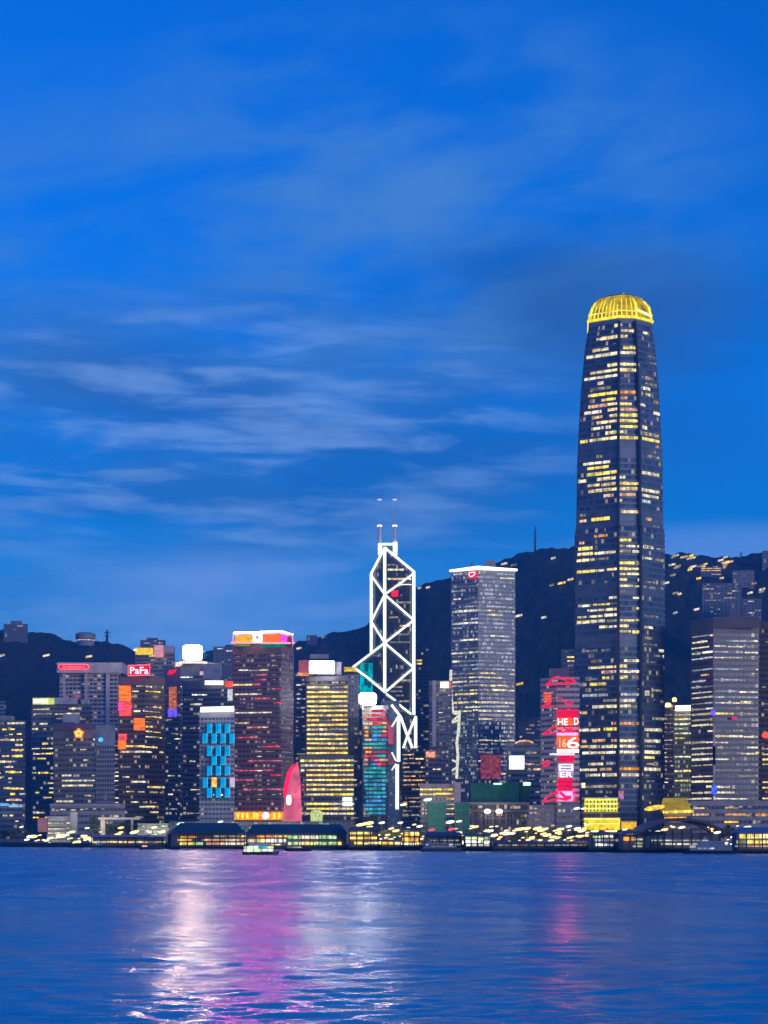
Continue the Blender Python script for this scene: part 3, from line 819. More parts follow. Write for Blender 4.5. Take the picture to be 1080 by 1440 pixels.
T = Tower('gold_band_block', 'lower block striped with golden lit floors in front of the golden banded tower', 'building', [(420, 1740), (498, 1734)], 1062, w_slate, g_brown, 30, 3.86, .36, seed=19, header=2); T.hv = (.7, .95)
for k in range(T.nfl):
    z = T.z0 + (k + .6) * T.fh; py = HOR - (z - CH) / 1734 * F
    if 1066 < py < 1148 and not 1118 < py < 1126:
        a = 422 if 1066 < py < 1080 else 431
        while a < 497:
            L = T.rnd.uniform(14, 40); T.strip(a, min(497, a + L), k, WIN[T.rnd.choices(('gold', 'yellow', 'warm', 'pale'), (2, 5, 4, 2))[0]], .75); a += L + .4
T.zone(422, 430, 1080, 1150, .6, {'dim': 2, 'rose': 1, 'pale': 2}, (4, 7))
for y in (1121.8, 1128.5): T.panel('flood_lamp', 482, 495, y, y + 4.6, glow('lamp_white_panel', (.95, 1, .95), 3.0, .1), 1)
T.done()
lt = empty('light_drum', (X(445, 1700), 1700, 3), 'round pale green lit drum before the golden banded block', 'pavilion')
MB().lathe((X(445, 1700), 1704, Z(1156, 1700)), [(4.4, 0), (4.9, 2), (4.9, 7), (4.2, 8.8), (1.5, 9.6)], 14).make('glass_drum', glow('drum_green', (.62, .74, .28), .9, .4, .5), lt)
MB().lathe((X(445, 1700), 1704, 3), [(5.3, 0), (5.3, Z(1156, 1700) - 3)], 14).make('base', w_grey, lt)
T = Tower('grey_side_tower', 'narrow grey tower between the neon crown tower and the golden banded tower', 'tower', [(414, 1830), (430, 1826)], 945, w_slate, g_grey, 34, 3.9, .5, seed=20)
T.zone(415, 429, 950, 1060, .5, {'cool': 3, 'pale': 2, 'dim': 3}, (4, 8), (1, 5)).done()
T = Tower('dark_side_tower', 'dark tower right of the golden banded tower with a small gold lit roof', 'tower', [(483, 1845), (505, 1840)], 948, w_navy, g_grey, 34, 4, .55, seed=21)
MB().pbox(484, 501, 938, 944, 1846, 8).make('lit_roof', glow('roof_gold_light', (1, .62, .05), .8, .5), T.root)
MB().pbox(486, 499, 944, 949, 1848, 8).make('plant_room', w_dark, T.root)
T.zone(491, 504, 1075, 1150, .25, {'pale': 2, 'cool': 2}, (4, 7)); T.done()

# the media-screen tower
T = Tower('media_tower', 'tower wrapped in red, orange and teal light stripes under a white rounded sign', 'tower', [(509, 1800), (546, 1795)], 992, w_slate, g_grey, 34, 3.4, .28, seed=22); T.hv = (.85, 1)
PALR = {'red': 5, 'orange': 2, 'peach': 2, 'rose': 2}; PALT = {'teal': 6, 'blue': 2}
for k in range(T.nfl):
    z = T.z0 + (k + .6) * T.fh; py = HOR - (z - CH) / 1795 * F
    a, e_ = 511 + T.rnd.uniform(-1, 4), 545 - T.rnd.uniform(0, 3)
    redp = 1.0 if py < 1024 else .8 if py < 1038 else .2 if py < 1050 else .9 if py < 1074 else .06
    if py > 1146: continue
    if py < 1078 and T.rnd.random() < .8: T.strip(a - 1, a + T.rnd.uniform(5, 12), k, WIN[T.rnd.choice(('peach', 'orange', 'pale', 'warm'))], .8); a += 9
    while a < e_ - 2:
        L = T.rnd.uniform(8, 22)
        mid = 515 < a < 533 and 1018 < py < 1055
        pal = PALT if mid or T.rnd.random() > redp else PALR
        if py > 1102 and pal is PALT: pal = {'blue': 3, 'teal': 2}
        T.strip(a, min(e_, a + L), k, WIN[T.rnd.choices(list(pal), list(pal.values()))[0]], .85); a += L + .5
d = 1792
rs = [(X(517 + 12 * abs(math.cos(t)) ** .4 * math.copysign(1, math.cos(t)), d), Z(982.5 + 8.2 * abs(math.sin(t)) ** .4 * math.copysign(1, math.sin(t)), d)) for t in [math.pi * i / 14 for i in range(28)]]
MB().slab(rs, d, d + 3).make('roof_sign', glow('sign_rounded_white', (1, .99, .96), 60, 0, sample=True), T.root)
MB().pbox(511, 524, 988, 993, d + 4, 8).make('sign_frame', w_dark, T.root)
T.done()
T = Tower('blue_grey_tower', 'plain blue-grey tower behind the white lattice post with a faint pink glow', 'tower', [(536, 2232), (562, 2224)], 985, plain('cladding_blue_grey', (.20, .25, .31), .5),
          curtain('glass_haze', (.16, .20, .26), .4, 3, .3, (.2, .25, .3), .06, (1, .85, .75), .3), 30, 4, .5, seed=24)
T.panel('pink_wall_glow', 540, 554, 1014, 1046, glow('wall_rose_light', (.68, .11, .20), .55, .45, .16), 1); T.panel('pink_wall_glow', 541, 553, 1058, 1075, glow('wall_dim_rose_light', (.42, .13, .20), .45, .45, .16), 1)  # pink glow on the wall, painted in as emissive panels
T.zone(538, 560, 1080, 1150, .2, {'grey': 3, 'dim': 2}, (4, 8)); T.done()

# ------------------------------------------------------------------ the white latticed prism tower
D = 2240.0
BR = empty('lattice_tower', (X(552, D), D, 3), 'angular glass skyscraper outlined in white light tubes with twin masts', 'skyscraper')
WT = glow('tube_cool_white', (.92, .98, .90), 1.8, .05)
def bp(px, py):                    # a point of the tower: corner edge nearest, flanks set back
    if px <= 541.5: y = D + (541.5 - px) * .95
    else: y = D + (px - 541.5) * .62
    return Vector((X(px, y), y, Z(py, y)))
def prism(name, top, base_py, mat, par=BR):
    """faceted shaft: front corner, two flanks and a back corner, each with its own roof height; storeys banded by the window material"""
    pts = [bp(px, py) for px, py in top]
    back = Vector((pts[0].x + pts[2].x - pts[1].x, pts[0].y + pts[2].y - pts[1].y, (pts[0].z + pts[2].z) / 2))
    pts.append(back)
    zb = Z(base_py, D)
    V = [tuple(p) for p in pts] + [(p.x, p.y, zb) for p in pts]
    Fs = [(0, 4, 5, 1), (1, 5, 6, 2), (2, 6, 7, 3), (3, 7, 4, 0), (0, 1, 3), (1, 2, 3), (7, 6, 5, 4)]
    per = [0]
    for i in range(4): per.append(per[-1] + ((pts[(i + 1) % 4] - pts[i]).xy.length))
    UV = []
    for i in range(4):
        j = (i + 1) % 4
        UV.append([(per[i], V[i][2]), (per[i], zb), (per[i + 1], zb), (per[i + 1], V[j][2])])
    UV += [[(0, 0)] * 3, [(0, 0)] * 3, [(0, 0)] * 4]
    return mobj(name, V, Fs, mat, par, None, UV)
prism('upper_shaft', [(521.5, 808), (541.5, 772), (583, 804)], 1006, g_prism)
prism('lower_shaft', [(497.5, 938), (541.5, 906), (583.6, 940)], 1110, g_prism)
prism('base_shaft', [(555, 1012), (569, 1000), (585.5, 1006)], 1182, g_grey)
tubes = [('corner_tube', [(541, 770), (541, 974)], 4.0), ('corner_tube', [(522, 807), (522, 917)], 3.6), ('corner_tube', [(582, 804), (582, 1005)], 4.0),
         ('roof_tube', [(521, 808.5), (541, 770)], 3.2), ('roof_tube', [(541, 770), (583, 804.5)], 3.2),
         ('cross_tube', [(522, 809), (541, 836)], 2.6), ('cross_tube', [(582.5, 806), (541, 836)], 2.6), ('cross_tube', [(541, 836), (522, 874)], 2.6), ('cross_tube', [(541, 836), (582, 872)], 2.8),
         ('cross_tube', [(522, 874), (541, 904)], 2.6), ('cross_tube', [(582, 872), (541, 904)], 2.8), ('cross_tube', [(541, 904), (496.5, 938)], 2.8), ('cross_tube', [(541, 904), (582, 939)], 2.8),
         ('cross_tube', [(582, 939), (541, 974)], 2.8), ('cross_tube', [(498, 939), (521, 956)], 3.0), ('cross_tube', [(522.5, 957.5), (541, 973)], 3.0), ('cross_tube', [(543.5, 976), (556, 985)], 2.8), ('cross_tube', [(560, 990), (578, 1004)], 2.8),
         ('floor_tube', [(560, 823.5), (566, 822), (582, 822)], 1.0), ('base_tube', [(550.5, 991), (563.5, 1008), (572, 1032), (580, 1052)], 3.4), ('base_tube', [(585, 1007), (573.5, 1034), (567, 1052)], 3.0),
         ('base_tube', [(584.5, 1008), (584.5, 1052)], 4.0), ('base_tube', [(560.5, 1008), (560.5, 1071)], 4.6), ('base_tube', [(558.5, 1075), (558.5, 1138)], 4.4), ('base_tube', [(560, 1007), (551, 1022)], 2.0),
         ('base_tube', [(551, 1058), (557, 1070)], 1.8), ('base_tube', [(551, 1083), (557, 1074)], 1.8)]
for nm, pl, w in tubes:
    off = 24 if nm == 'base_tube' else 3
    q_ = []
    for px, py in pl:
        p = bp(px, py) if nm != 'base_tube' else Vector((X(px, D - 30), D - 30, Z(py, D - 30)))
        if nm != 'base_tube': p.y -= 3; p.x = X(px, p.y); p.z = Z(py, p.y)
        q_.append(p)
    MB().tube(q_, w * .5 * D / F * 1.05, 6).make(nm, WT, BR)
MB().pbox(531.5, 537.5, 764, 779, D + 4, 9).make('mast_base', glow('mast_base_white', (.9, 1, .95), 1.5, .2), BR)
MB().pbox(552.5, 559, 762, 779, D + 6, 9).make('mast_base', glow('mast_base_white', (.9, 1, .95), 1.5, .2), BR)
MB().pbox(537.5, 552.5, 763.5, 766.5, D + 5, 9).make('mast_bridge', glow('mast_base_white', (.9, 1, .95), 1.5, .2), BR)
MB().pbox(538, 552, 767, 774, D + 8, 6).make('mast_screen', glow('mast_green_light', (.10, .34, .28), .5), BR)
for x, d_ in ((533.8, D + 8), (555.2, D + 10)):
    ms = MB().tube([(X(x, d_), d_, Z(764, d_)), (X(x, d_), d_, Z(740, d_))], [1.9, 1.7], 8).make('mast', plain('mast_grey', (.50, .52, .58), .4), BR)
    MB().tube([(X(x, d_), d_, Z(740, d_)), (X(x, d_), d_, Z(703, d_))], [.45, .2], 6).make('mast_tip', plain('mast_grey', (.50, .52, .58), .4), ms)
    MB().box(X(x - 3.4, d_), X(x + 3.4, d_), d_ - 1.5, d_ + 1.5, Z(740.4, d_), Z(738.4, d_)).make('mast_lamp', glow('lamp_mast', (1, .86, .9), 2.0, 0), ms)
    MB().box(X(x - 3, d_), X(x + 3, d_), d_ - 1, d_ + 1, Z(703.4, d_), Z(701.8, d_)).make('mast_lamp', glow('lamp_mast_dim', (.85, .75, .95), 1.0, 0), ms)
MB().pbox(550.5, 560, 830, 838.5, D + 4, 3).make('red_sign', glow('sign_hot_red', (1, .01, .05), 1.2, .2), BR)
def flank_panel(name, a, b2, y0, y1, off, mat, par):           # panel lying on the left flank of the lower shaft
    v = []
    for o_ in (off, off - .8):
        for px, py in ((a, y1), (b2, y1), (b2, y0), (a, y0)):
            y = bp(px, py).y - o_; v.append((X(px, y), y, Z(py, y)))
    return mobj(name, v, BOXF, mat, par)
sc_ = flank_panel('led_screen', 506, 524, 932.5, 976, 1.2, glow('screen_cyan', (.0, .47, .56), .85, .4, .18), BR)
for a, b2, y0, y1 in ((512.5, 518, 933, 944), (512, 517, 950, 964), (517, 522, 959, 967), (509, 512, 945, 952)): flank_panel('screen_glyph', a, b2, y0, y1, 1.7, glow('screen_teal_glyph', (.01, .11, .16), .6, .2), sc_)
rr_ = random.Random(5)
for a, b2, y in ((545, 568, 801), (545, 578, 814), (547, 560, 868), (549, 577, 892), (546, 577, 903), (560, 578, 847), (524, 535, 922), (550, 566, 966), (563, 577, 957), (548, 566, 972), (563, 577, 958),
                (556, 568, 978), (560, 576, 986), (560, 578, 1000), (524, 535, 962), (564, 576, 820), (545, 556, 794), (562, 577, 880)):
    A, B = bp(a, y), bp(b2, y)
    MB().add([(A.x, A.y - .8, A.z - 1), (B.x, B.y - .8, B.z - 1), (B.x, B.y + .6, B.z - 1), (A.x, A.y + .6, A.z - 1), (A.x, A.y - .8, A.z + .8), (B.x, B.y - .8, B.z + .8), (B.x, B.y + .6, B.z + .8), (A.x, A.y + .6, A.z + .8)], BOXF
             ).make('lit_window', WIN[rr_.choice(('dim', 'grey', 'warm', 'grey'))], BR)
for y in (927.5, 932): MB().pbox(586, 593.5, y, y + 2, D + 30, 3).make('lit_balcony', glow('lit_gold', None, 0), BR)

# ------------------------------------------------------------------ between the lattice tower and the silver tower
T = Tower('pale_blue_tower', 'slender bluish tower standing just behind the right edge of the lattice tower', 'tower', [(584, 2330), (604, 2325)], 911, plain('cladding_blue', (.10, .12, .19), .5), g_blue, 30, 4, .55, seed=25)
T.zone(586, 603, 960, 1100, .14, {'grey': 3, 'cool': 1}, (4, 9)); T.done()
T = Tower('beacon_tower', 'dark tower with a white and red beacon at its top left of the silver tower', 'tower', [(603, 2060), (636, 2055)], 957, w_slate, g_grey, 34, 4.2, .5, seed=26, blank=((22, 23), (31, 32)))
MB().pbox(608, 613, 957, 1050, 2052, 2).make('pale_pier', plain('pier_pale', (.45, .43, .44), .6), T.root)  # pier strip in a plain pale colour
bl = MB().pbox(619.5, 631, 959, 967, 2050, 2.5).make('beacon', glow('beacon_white', (1, .9, .72), 3.5, 0), T.root)
MB().pbox(631.3, 634, 959.5, 966.5, 2050, 2.5).make('beacon_flank', glow('beacon_red', (1, .1, .05), 1.2, 0), bl)
T.zone(614, 634, 970, 1060, .4, {'grey': 3, 'dim': 3, 'pale': 1}, (4, 12), (2, 6)); T.done()
T = Tower('terrace_building', 'low building with brown terraces lit orange at the foot of the lattice tower', 'building', [(564, 1950), (600, 1945)], 1057, w_brown, g_brown, 34, 3.9, .42, seed=27)
T.zone(566, 598, 1064, 1150, .8, {'peach': 3, 'orange': 1, 'warm': 2, 'dim': 4}, (6, 18), (1, 5)); T.done()
T = Tower('pink_block', 'small pinkish block beside the orange-lit terraces', 'building', [(597, 1930), (621, 1926)], 1054, w_pink, g_grey, 28, 4, .5, seed=28, header=2)
T.panel('lit_sign', 599, 612, 1057, 1065, glow('sign_peach', (1, .45, .25), 1.0, .6, .5), 1.5)
T.zone(599, 619, 1066, 1100, .6, {'rose': 1, 'grey': 3, 'pale': 2}, (5, 14)); T.done()
T = Tower('yellow_terrace_hall', 'low hall with bright yellow lit storeys and a rose end wall', 'building', [(590, 1600), (648, 1596)], 1102, w_pink, g_brown, 30, 3.6, .4, seed=29, header=2)
for y in (1107, 1113.5, 1120): T.rows([(590, 612, y, 'yellow'), (612.5, 636, y, 'gold')])
T.zone(627, 639, 1124, 1152, 1.0, {'yellow': 2, 'warm': 2, 'amber': 1}, (10, 13), (0, 1), .7, 0)
T.panel('end_wall', 638.5, 648, 1100, 1132, w_pink, 3)
T.done()
for (a, b2, y, lb) in ((601, 627, 1129, 'building wrapped in dark green netting below the yellow lit hall'), (640, 661, 1129, 'narrow green netted scaffold right of the yellow lit hall')):
    r_ = empty('netted_scaffold', (X((a + b2) / 2, 1540), 1540, 3), lb, 'scaffold')
    MB().pbox(a, b2, y, 1178, 1540, 20).make('green_net', w_net, r_)
    for x in (a + 1, (a + b2) / 2, b2 - 1):
        MB().tube([(X(x, 1539), 1539.3, 3), (X(x, 1539), 1539.3, Z(y - 1.5, 1539))], .22, 5).make('scaffold_pole', w_conc, r_)
    for zz in (1140, 1150, 1160): MB().tube([(X(a - 1, 1539), 1538.9, Z(zz, 1539)), (X(b2 + 1, 1539), 1538.9, Z(zz, 1539))], .2, 5).make('scaffold_rail', w_conc, r_)

# the silver tower
T = Tower('silver_tower', 'square silver office tower with a white lit roof line and red roof logo', 'skyscraper', [(634, 2215), (672, 2195), (725, 2212)], 800, plain('cladding_steel', (.19, .22, .27), .5), g_cheung, 44, 4.25, .36, seed=30, header=1, inset=.5)
P1 = {'cool': 5, 'grey': 5, 'pale': 3, 'dim': 1}; P2 = {'pale': 4, 'dim': 3, 'warm': 3, 'grey': 4, 'cool': 1}
T.zone(635, 724, 806, 860, .55, {'cool': 5, 'grey': 6, 'pale': 1}, (8, 24), (3, 10), .7)
T.zone(635, 724, 860, 945, .62, P1, (8, 26), (2, 8), .8)
T.zone(635, 724, 945, 1000, .75, P2, (8, 26), (2, 7), .8)
T.zone(672, 724, 1000, 1100, .6, P2, (8, 22), (3, 8), .8)
T.zone(640, 671, 1000, 1100, .35, {'grey': 5, 'dim': 3}, (8, 18), (4, 10), .7)
T.rows([(640, 668, 856, 'pale'), (640, 670, 860, 'pale'), (687, 703, 861, 'yellow'), (687, 706, 866, 'warm'), (640, 671, 875, 'white'), (634, 672, 919, 'pale'), (640, 671, 977, 'yellow'), (640, 670, 988, 'yellow'), (650, 662, 978, 'peach'),
        (676, 698, 965, 'warm'), (673, 722, 990, 'pale')])
A, B, C_ = (X(632.5, 2214), 2213, Z(802.8, 2213)), (X(672, 2192), 2192, Z(798.5, 2192)), (X(727, 2211), 2210, Z(801.5, 2210))
MB().tube([A, B, C_], [1.1, 2.0, 1.2], 6).make('roof_light', glow('tube_warm_white', (1, .97, .88), 2.4, .05), T.root)
rl = MB().pbox(657.5, 671, 803, 813, 2189, 2).make('roof_logo', glow('sign_ruby', (1, .01, .05), 1.15, .2), T.root)
MB().tube([(X(a, 2188), 2188.3, Z(b2, 2188)) for a, b2 in ((659.5, 805.5), (664, 804.8), (668, 804.6), (667.6, 807.5), (665, 810), (661.5, 811), (659.8, 809))], .45, 4, True).make('logo_ring', glow('sign_blush', (1, .62, .72), 2.6, .1), rl)
MB().pbox(661, 665.5, 790.5, 797.5, 2216, 5).make('roof_crane', plain('crane_teal', (.02, .28, .34), .5), T.root)
MB().pbox(683, 697, 788, 797.5, 2218, 10).make('plant_room', w_slate, T.root)
T.panel('red_screen', 676, 705, 1062, 1095, glow('wall_red_dim', (.55, .10, .15), .42, .6, .3), 1)
bl = glow('bulbs_cream', (.86, .86, .66), 1.0, .5, .9)
bm = MB()
zz_ = [(634, 942), (633.5, 960), (634.6, 980), (636.5, 1000), (640, 1004), (646, 1001), (644.5, 1030), (642, 1045), (643.8, 1060), (642, 1095)]
for (a, b2), (c_, e_) in zip(zz_, zz_[1:]):
    MB().tube([(X(a, 2190), 2191, Z(b2, 2190)), (X(c_, 2190), 2191, Z(e_, 2190))], 1.5, 5).make('light_garland', bl, T.root)
for a, b2, c_, e_ in ((634, 1017, 645, 1006), (634, 1068, 642, 1072), (634, 1085, 643, 1079), (634, 1018, 645, 1012)): MB().tube([(X(a, 2190), 2190, Z(b2, 2190)), (X(c_, 2190), 2190, Z(e_, 2190))], 1.1, 5).make('light_garland', bl, T.root)
T.done()
# in front of it
d = 1585
T = Tower('colonnade_hall', 'stone colonnaded hall with two bright flood lamps and green netting above', 'building', [(650, 1590), (745, 1588)], 1128, w_stone, g_brown, 30, 5.4, .35, seed=31)
for i in range(10): MB().lathe((X(653 + i * 9.9, 1586), 1586, 3), [(1.0, 0), (.8, 1), (.75, 19), (1.1, 20.5)], 8).make('column', w_stone, T.root)
MB().pbox(662, 730, 1101, 1127.8, 1592, 16).make('green_net', w_net, T.root)
MB().pbox(730.5, 745, 1101, 1127.6, 1594, 16).make('green_net', plain('scaffold_net_dark', (.008, .05, .04), .9), T.root)
for x in (685.5, 702): MB().lathe((X(x, 1582), 1582, Z(1144, 1582)), [(.5, 0), (2.2, .8), (2.5, 1.8), (1.7, 2.9), (.4, 3.3)], 10).make('flood_lamp', glow('lamp_daylight', (.95, 1, .98), 4.0, 0), T.root)
MB().pbox(736, 746, 1100, 1104.5, 1588, 2).make('flood_lamp', glow('lamp_mint', (.55, 1, .75), 2.2, .2), T.root)
MB().pbox(694, 706, 1101.2, 1103, 1590, 1).make('flood_lamp', glow('lamp_mint', (.55, 1, .75), 2.2, .2), T.root)
T.zone(655, 745, 1135, 1165, .35, {'dim': 4, 'peach': 1, 'grey': 3}, (6, 18), (4, 12)); T.done()
T = Tower('screen_hall', 'low pale building under an arched orange light with a white lit screen at its left', 'building', [(712, 1700), (763, 1696)], 1050, w_pale, g_grey, 30, 4.4, .5, seed=32)
ar = [(X(738 + 15 * math.cos(t), 1694), 1696, Z(1049, 1694) + 4.4 * math.sin(t)) for t in [math.pi * i / 12 for i in range(13)]]
MB().slab([(p[0], p[2]) for p in ar], 1697, 1712).make('arched_roof', w_grey, T.root)
MB().tube(ar[2:-2], .7, 5).make('arch_light', glow('lit_peach', None, 0), T.root)
ws = MB().pbox(716.5, 737, 1063, 1081.5, 1692, 1.5).make('led_screen', glow('screen_white_blue', (.86, .97, 1), 2.6, .05), T.root)
MB().pbox(715.6, 737.9, 1062, 1082.5, 1692.8, 1.6).make('screen_frame', w_metal, ws)
T.zone(738, 762, 1054, 1110, .5, {'peach': 3, 'dim': 3, 'grey': 2}, (8, 22), (3, 8)); T.zone(745, 762, 1096, 1160, .3, {'rose': 3, 'dim': 2}, (4, 8)); T.done()
T = Tower('plum_tower', 'dim plum-coloured block behind the low building with the white screen', 'tower', [(729, 2150), (763, 2145)], 1008, plain('cladding_violet', (.13, .11, .17), .6), g_grey, 30, 3.8, .5, seed=33)
T.zone(731, 760, 1012, 1050, .4, {'grey': 5, 'dim': 1}, (4, 8)).done()
T = Tower('rose_block', 'low rose stone block left of the silver striped base', 'building', [(742, 1520), (781.5, 1516)], 1132, w_pink, g_grey, 30, 4.2, .5, seed=34)
T.zone(744, 782, 1136, 1168, .3, {'dim': 4, 'grey': 2}, (4, 10)); T.done()
T = Tower('silver_block', 'small silver striped block under the red neon tower', 'building', [(782, 1514), (816, 1512)], 1127, plain('cladding_silver', (.22, .22, .25), .45), g_grey, 30, 4.6, .55, seed=35)
T.done()

# the red neon tower
T = Tower('red_neon_tower', 'grey tower hung with red neon swooshes and stacked red screens', 'tower', [(760, 1562), (782, 1546), (815, 1546)], 952, w_pale, g_grey, 34, 4.0, .55, seed=36)
d = 1538
RN = glow('neon_scarlet', (1, .012, .06), 1.2, .2)
RS = glow('screen_scarlet', (1, .006, .07), 1.0, .25, .2, stretch=3); RH = glow('screen_scarlet_bright', (1, .03, .10), 22, .1, sample=True)
RO = glow('screen_vermilion', (1, .13, .03), 1.15, .3, .2); SW = glow('screen_white_pink', (1, .86, .93), 2.2, .15, .5)
MB().pbox(774, 800, 940, 953, 1556, 14).make('plant_room', plain('cladding_plum_dark', (.13, .09, .14), .6), T.root)
def wire(lst, r=.7, nm='neon_swoosh', mat=None, dd=0, closed=False): return MB().tube([(X(a, d + dd), d + dd, Z(b2, d + dd)) for a, b2 in lst], r * .75, 5, closed).make(nm, mat or RN, T.root)
wire([(767.5, 963), (772, 960), (777, 955), (782, 952), (787, 951.5)], .8); wire([(767, 963.5), (775, 962.5), (785, 961.5), (800, 961), (810, 959.5)], .9)
wire([(789, 953.5), (799, 953), (806, 956.5), (810, 959)], .8); wire([(786, 952), (797, 958), (804, 960)], .5)
wire([(762, 993.5), (766, 991.5), (772, 986), (776, 983)], .8); wire([(762, 994), (772, 993.8), (779, 993.5)], .8); wire([(791, 984), (797, 990.5), (803, 990), (806, 987)], 1.2)
wire([(763, 1032), (769, 1029), (776, 1023), (782, 1021)], .8); wire([(763, 1032.5), (772, 1031.5), (783, 1029.5)], .8); wire([(792, 1023), (803, 1028), (806, 1027)], .9); wire([(791, 1031), (799, 1027), (805, 1024)], .8)
wire([(762.5, 1075), (766, 1071), (772, 1069.5), (773.5, 1072), (768, 1075.5), (763, 1076.5)], .7); wire([(763, 1077.5), (769, 1077.5), (773, 1075)], .7)
wire([(763, 1127), (769, 1122), (777, 1116), (784, 1113.5)], .8); wire([(763, 1127.5), (772, 1126), (783, 1123)], .8); wire([(787, 1114), (795, 1121), (803, 1121)], 1.6); wire([(786, 1123), (796, 1124.5), (803, 1122.5)], 1.3)
for y in (973.5, 977.5, 981, 985): T.panel('led_bar', 764 + (y - 973) * .1, 775.5, y, y + 2.8, RO, 1, d + 4)
T.panel('led_screen', 783.5, 813, 997.5, 1009, RS, 1.5, d + 6); T.panel('led_screen', 783, 813, 1009.2, 1020, RO, 1.5, d + 6)
text_mesh('HE', 784.5, 798.5, 1010.5, 1019.5, d + 3, SW, T.root, 'screen_lettering'); text_mesh('D', 807.5, 813.5, 1009.5, 1019, d + 3, SW, T.root, 'screen_lettering')
T.panel('led_screen', 783, 814, 1033, 1056, RO, 1.5, d + 6); T.panel('led_screen', 783.5, 812, 1030.5, 1034, RH, 1.5, d + 5)
text_mesh('16', 786.5, 796, 1038.5, 1051, d + 3, glow('screen_apricot', (1, .5, .25), 1.8, .1), T.root, 'screen_lettering')
text_mesh('6', 797, 814.5, 1036.5, 1052.5, d + 2, SW, T.root, 'screen_numeral', 1.2)
for a, b2 in ((783.5, 788), (789, 792), (793, 796.5), (798, 803), (804, 808), (809, 814)): T.panel('screen_character', a, b2, 1053.5, 1058.5, SW, 1, d + 3)
T.panel('led_screen', 786, 807.5, 1062, 1072, RS, 1.5, d + 6); T.panel('white_led_bar', 773, 808, 1059.3, 1062, glow('screen_lilac_white', (.9, .78, .98), 1.3, .3), 1, d + 5)
T.panel('led_screen', 785, 806.5, 1073.5, 1093, glow('screen_lilac', (.62, .45, .80), .8, .3), 1.5, d + 6)
text_mesh('日', 786, 806, 1074.5, 1084, d + 3, SW, T.root, 'screen_lettering'); text_mesh('ER', 787.5, 805, 1085.5, 1093, d + 3, SW, T.root, 'screen_lettering')
T.panel('led_screen', 785, 805, 1094, 1112, RS, 1.5, d + 6)
for y in (1099, 1105): T.panel('led_rule', 786, 804, y, y + 1.2, glow('screen_wine', (.5, .01, .10), .6, 0), .6, d + 3.5)
T.panel('led_screen', 786, 805, 1113, 1126, RH, 1.5, d + 7); T.panel('led_bar', 786, 804, 1126.4, 1129.5, glow('strip_orange', (1, .34, .12), 1.1), 1.2, d + 6)
for y in [960 + 7.2 * i for i in range(23)]: T.strip(777, 783.5, T.floor_of(y), WIN['grey' if int(y) % 3 else 'pale'], .8)
T.zone(764, 812, 958, 992, .4, {'rose': 3, 'dim': 3}, (4, 8), (3, 8)); T.done()
T = Tower('shadow_tower', 'dark blue tower peeping out between the red neon tower and the tallest skyscraper', 'tower', [(789, 2080), (815, 2076)], 913, w_navy, g_blue, 30, 4.2, .5, seed=37)
T.rows([(797, 811, 928, 'yellow'), (798, 810, 934, 'warm'), (799, 806, 940, 'dim')]); T.done()
# ------------------------------------------------------------------ the tallest skyscraper
DI = 1600
tp = [(Z(a, DI), k) for a, k in ((1180, 1.0), (742, 1.0), (738, .968), (640, .945), (620, .93), (600, .918), (540, .866), (480, .783), (447, .70))]
w_ifc = plain('cladding_silver_blue', (.15, .175, .215), .4, .2)
T = Tower('tallest_skyscraper', 'tallest skyscraper, dark blue tapering shaft under a floodlit yellow crown', 'skyscraper',
          [(808, 1622), (869, 1600), (901, 1602), (935.5, 1622)], 443, w_ifc, g_navy, 50, 4.24, .30, seed=40, taper=tp, blank=((43, 45), (55, 58), (67, 70), (34, 36)), inset=.5); T.hv = (.7, .95)
for nm, px in (('corner_mullion', 869.3), ('corner_mullion', 901)):
    pts = []
    for z, k in [(3, 1.0)] + tp:
        x = T.c.x + (X(px, 1600) - T.c.x) * k; y = T.c.y + (1600.5 - T.c.y) * k - .3
        pts.append((x, y, z))
    MB().tube(pts, 1.1, 6).make(nm, plain('mullion_dark', (.02, .022, .03), .4), T.root)
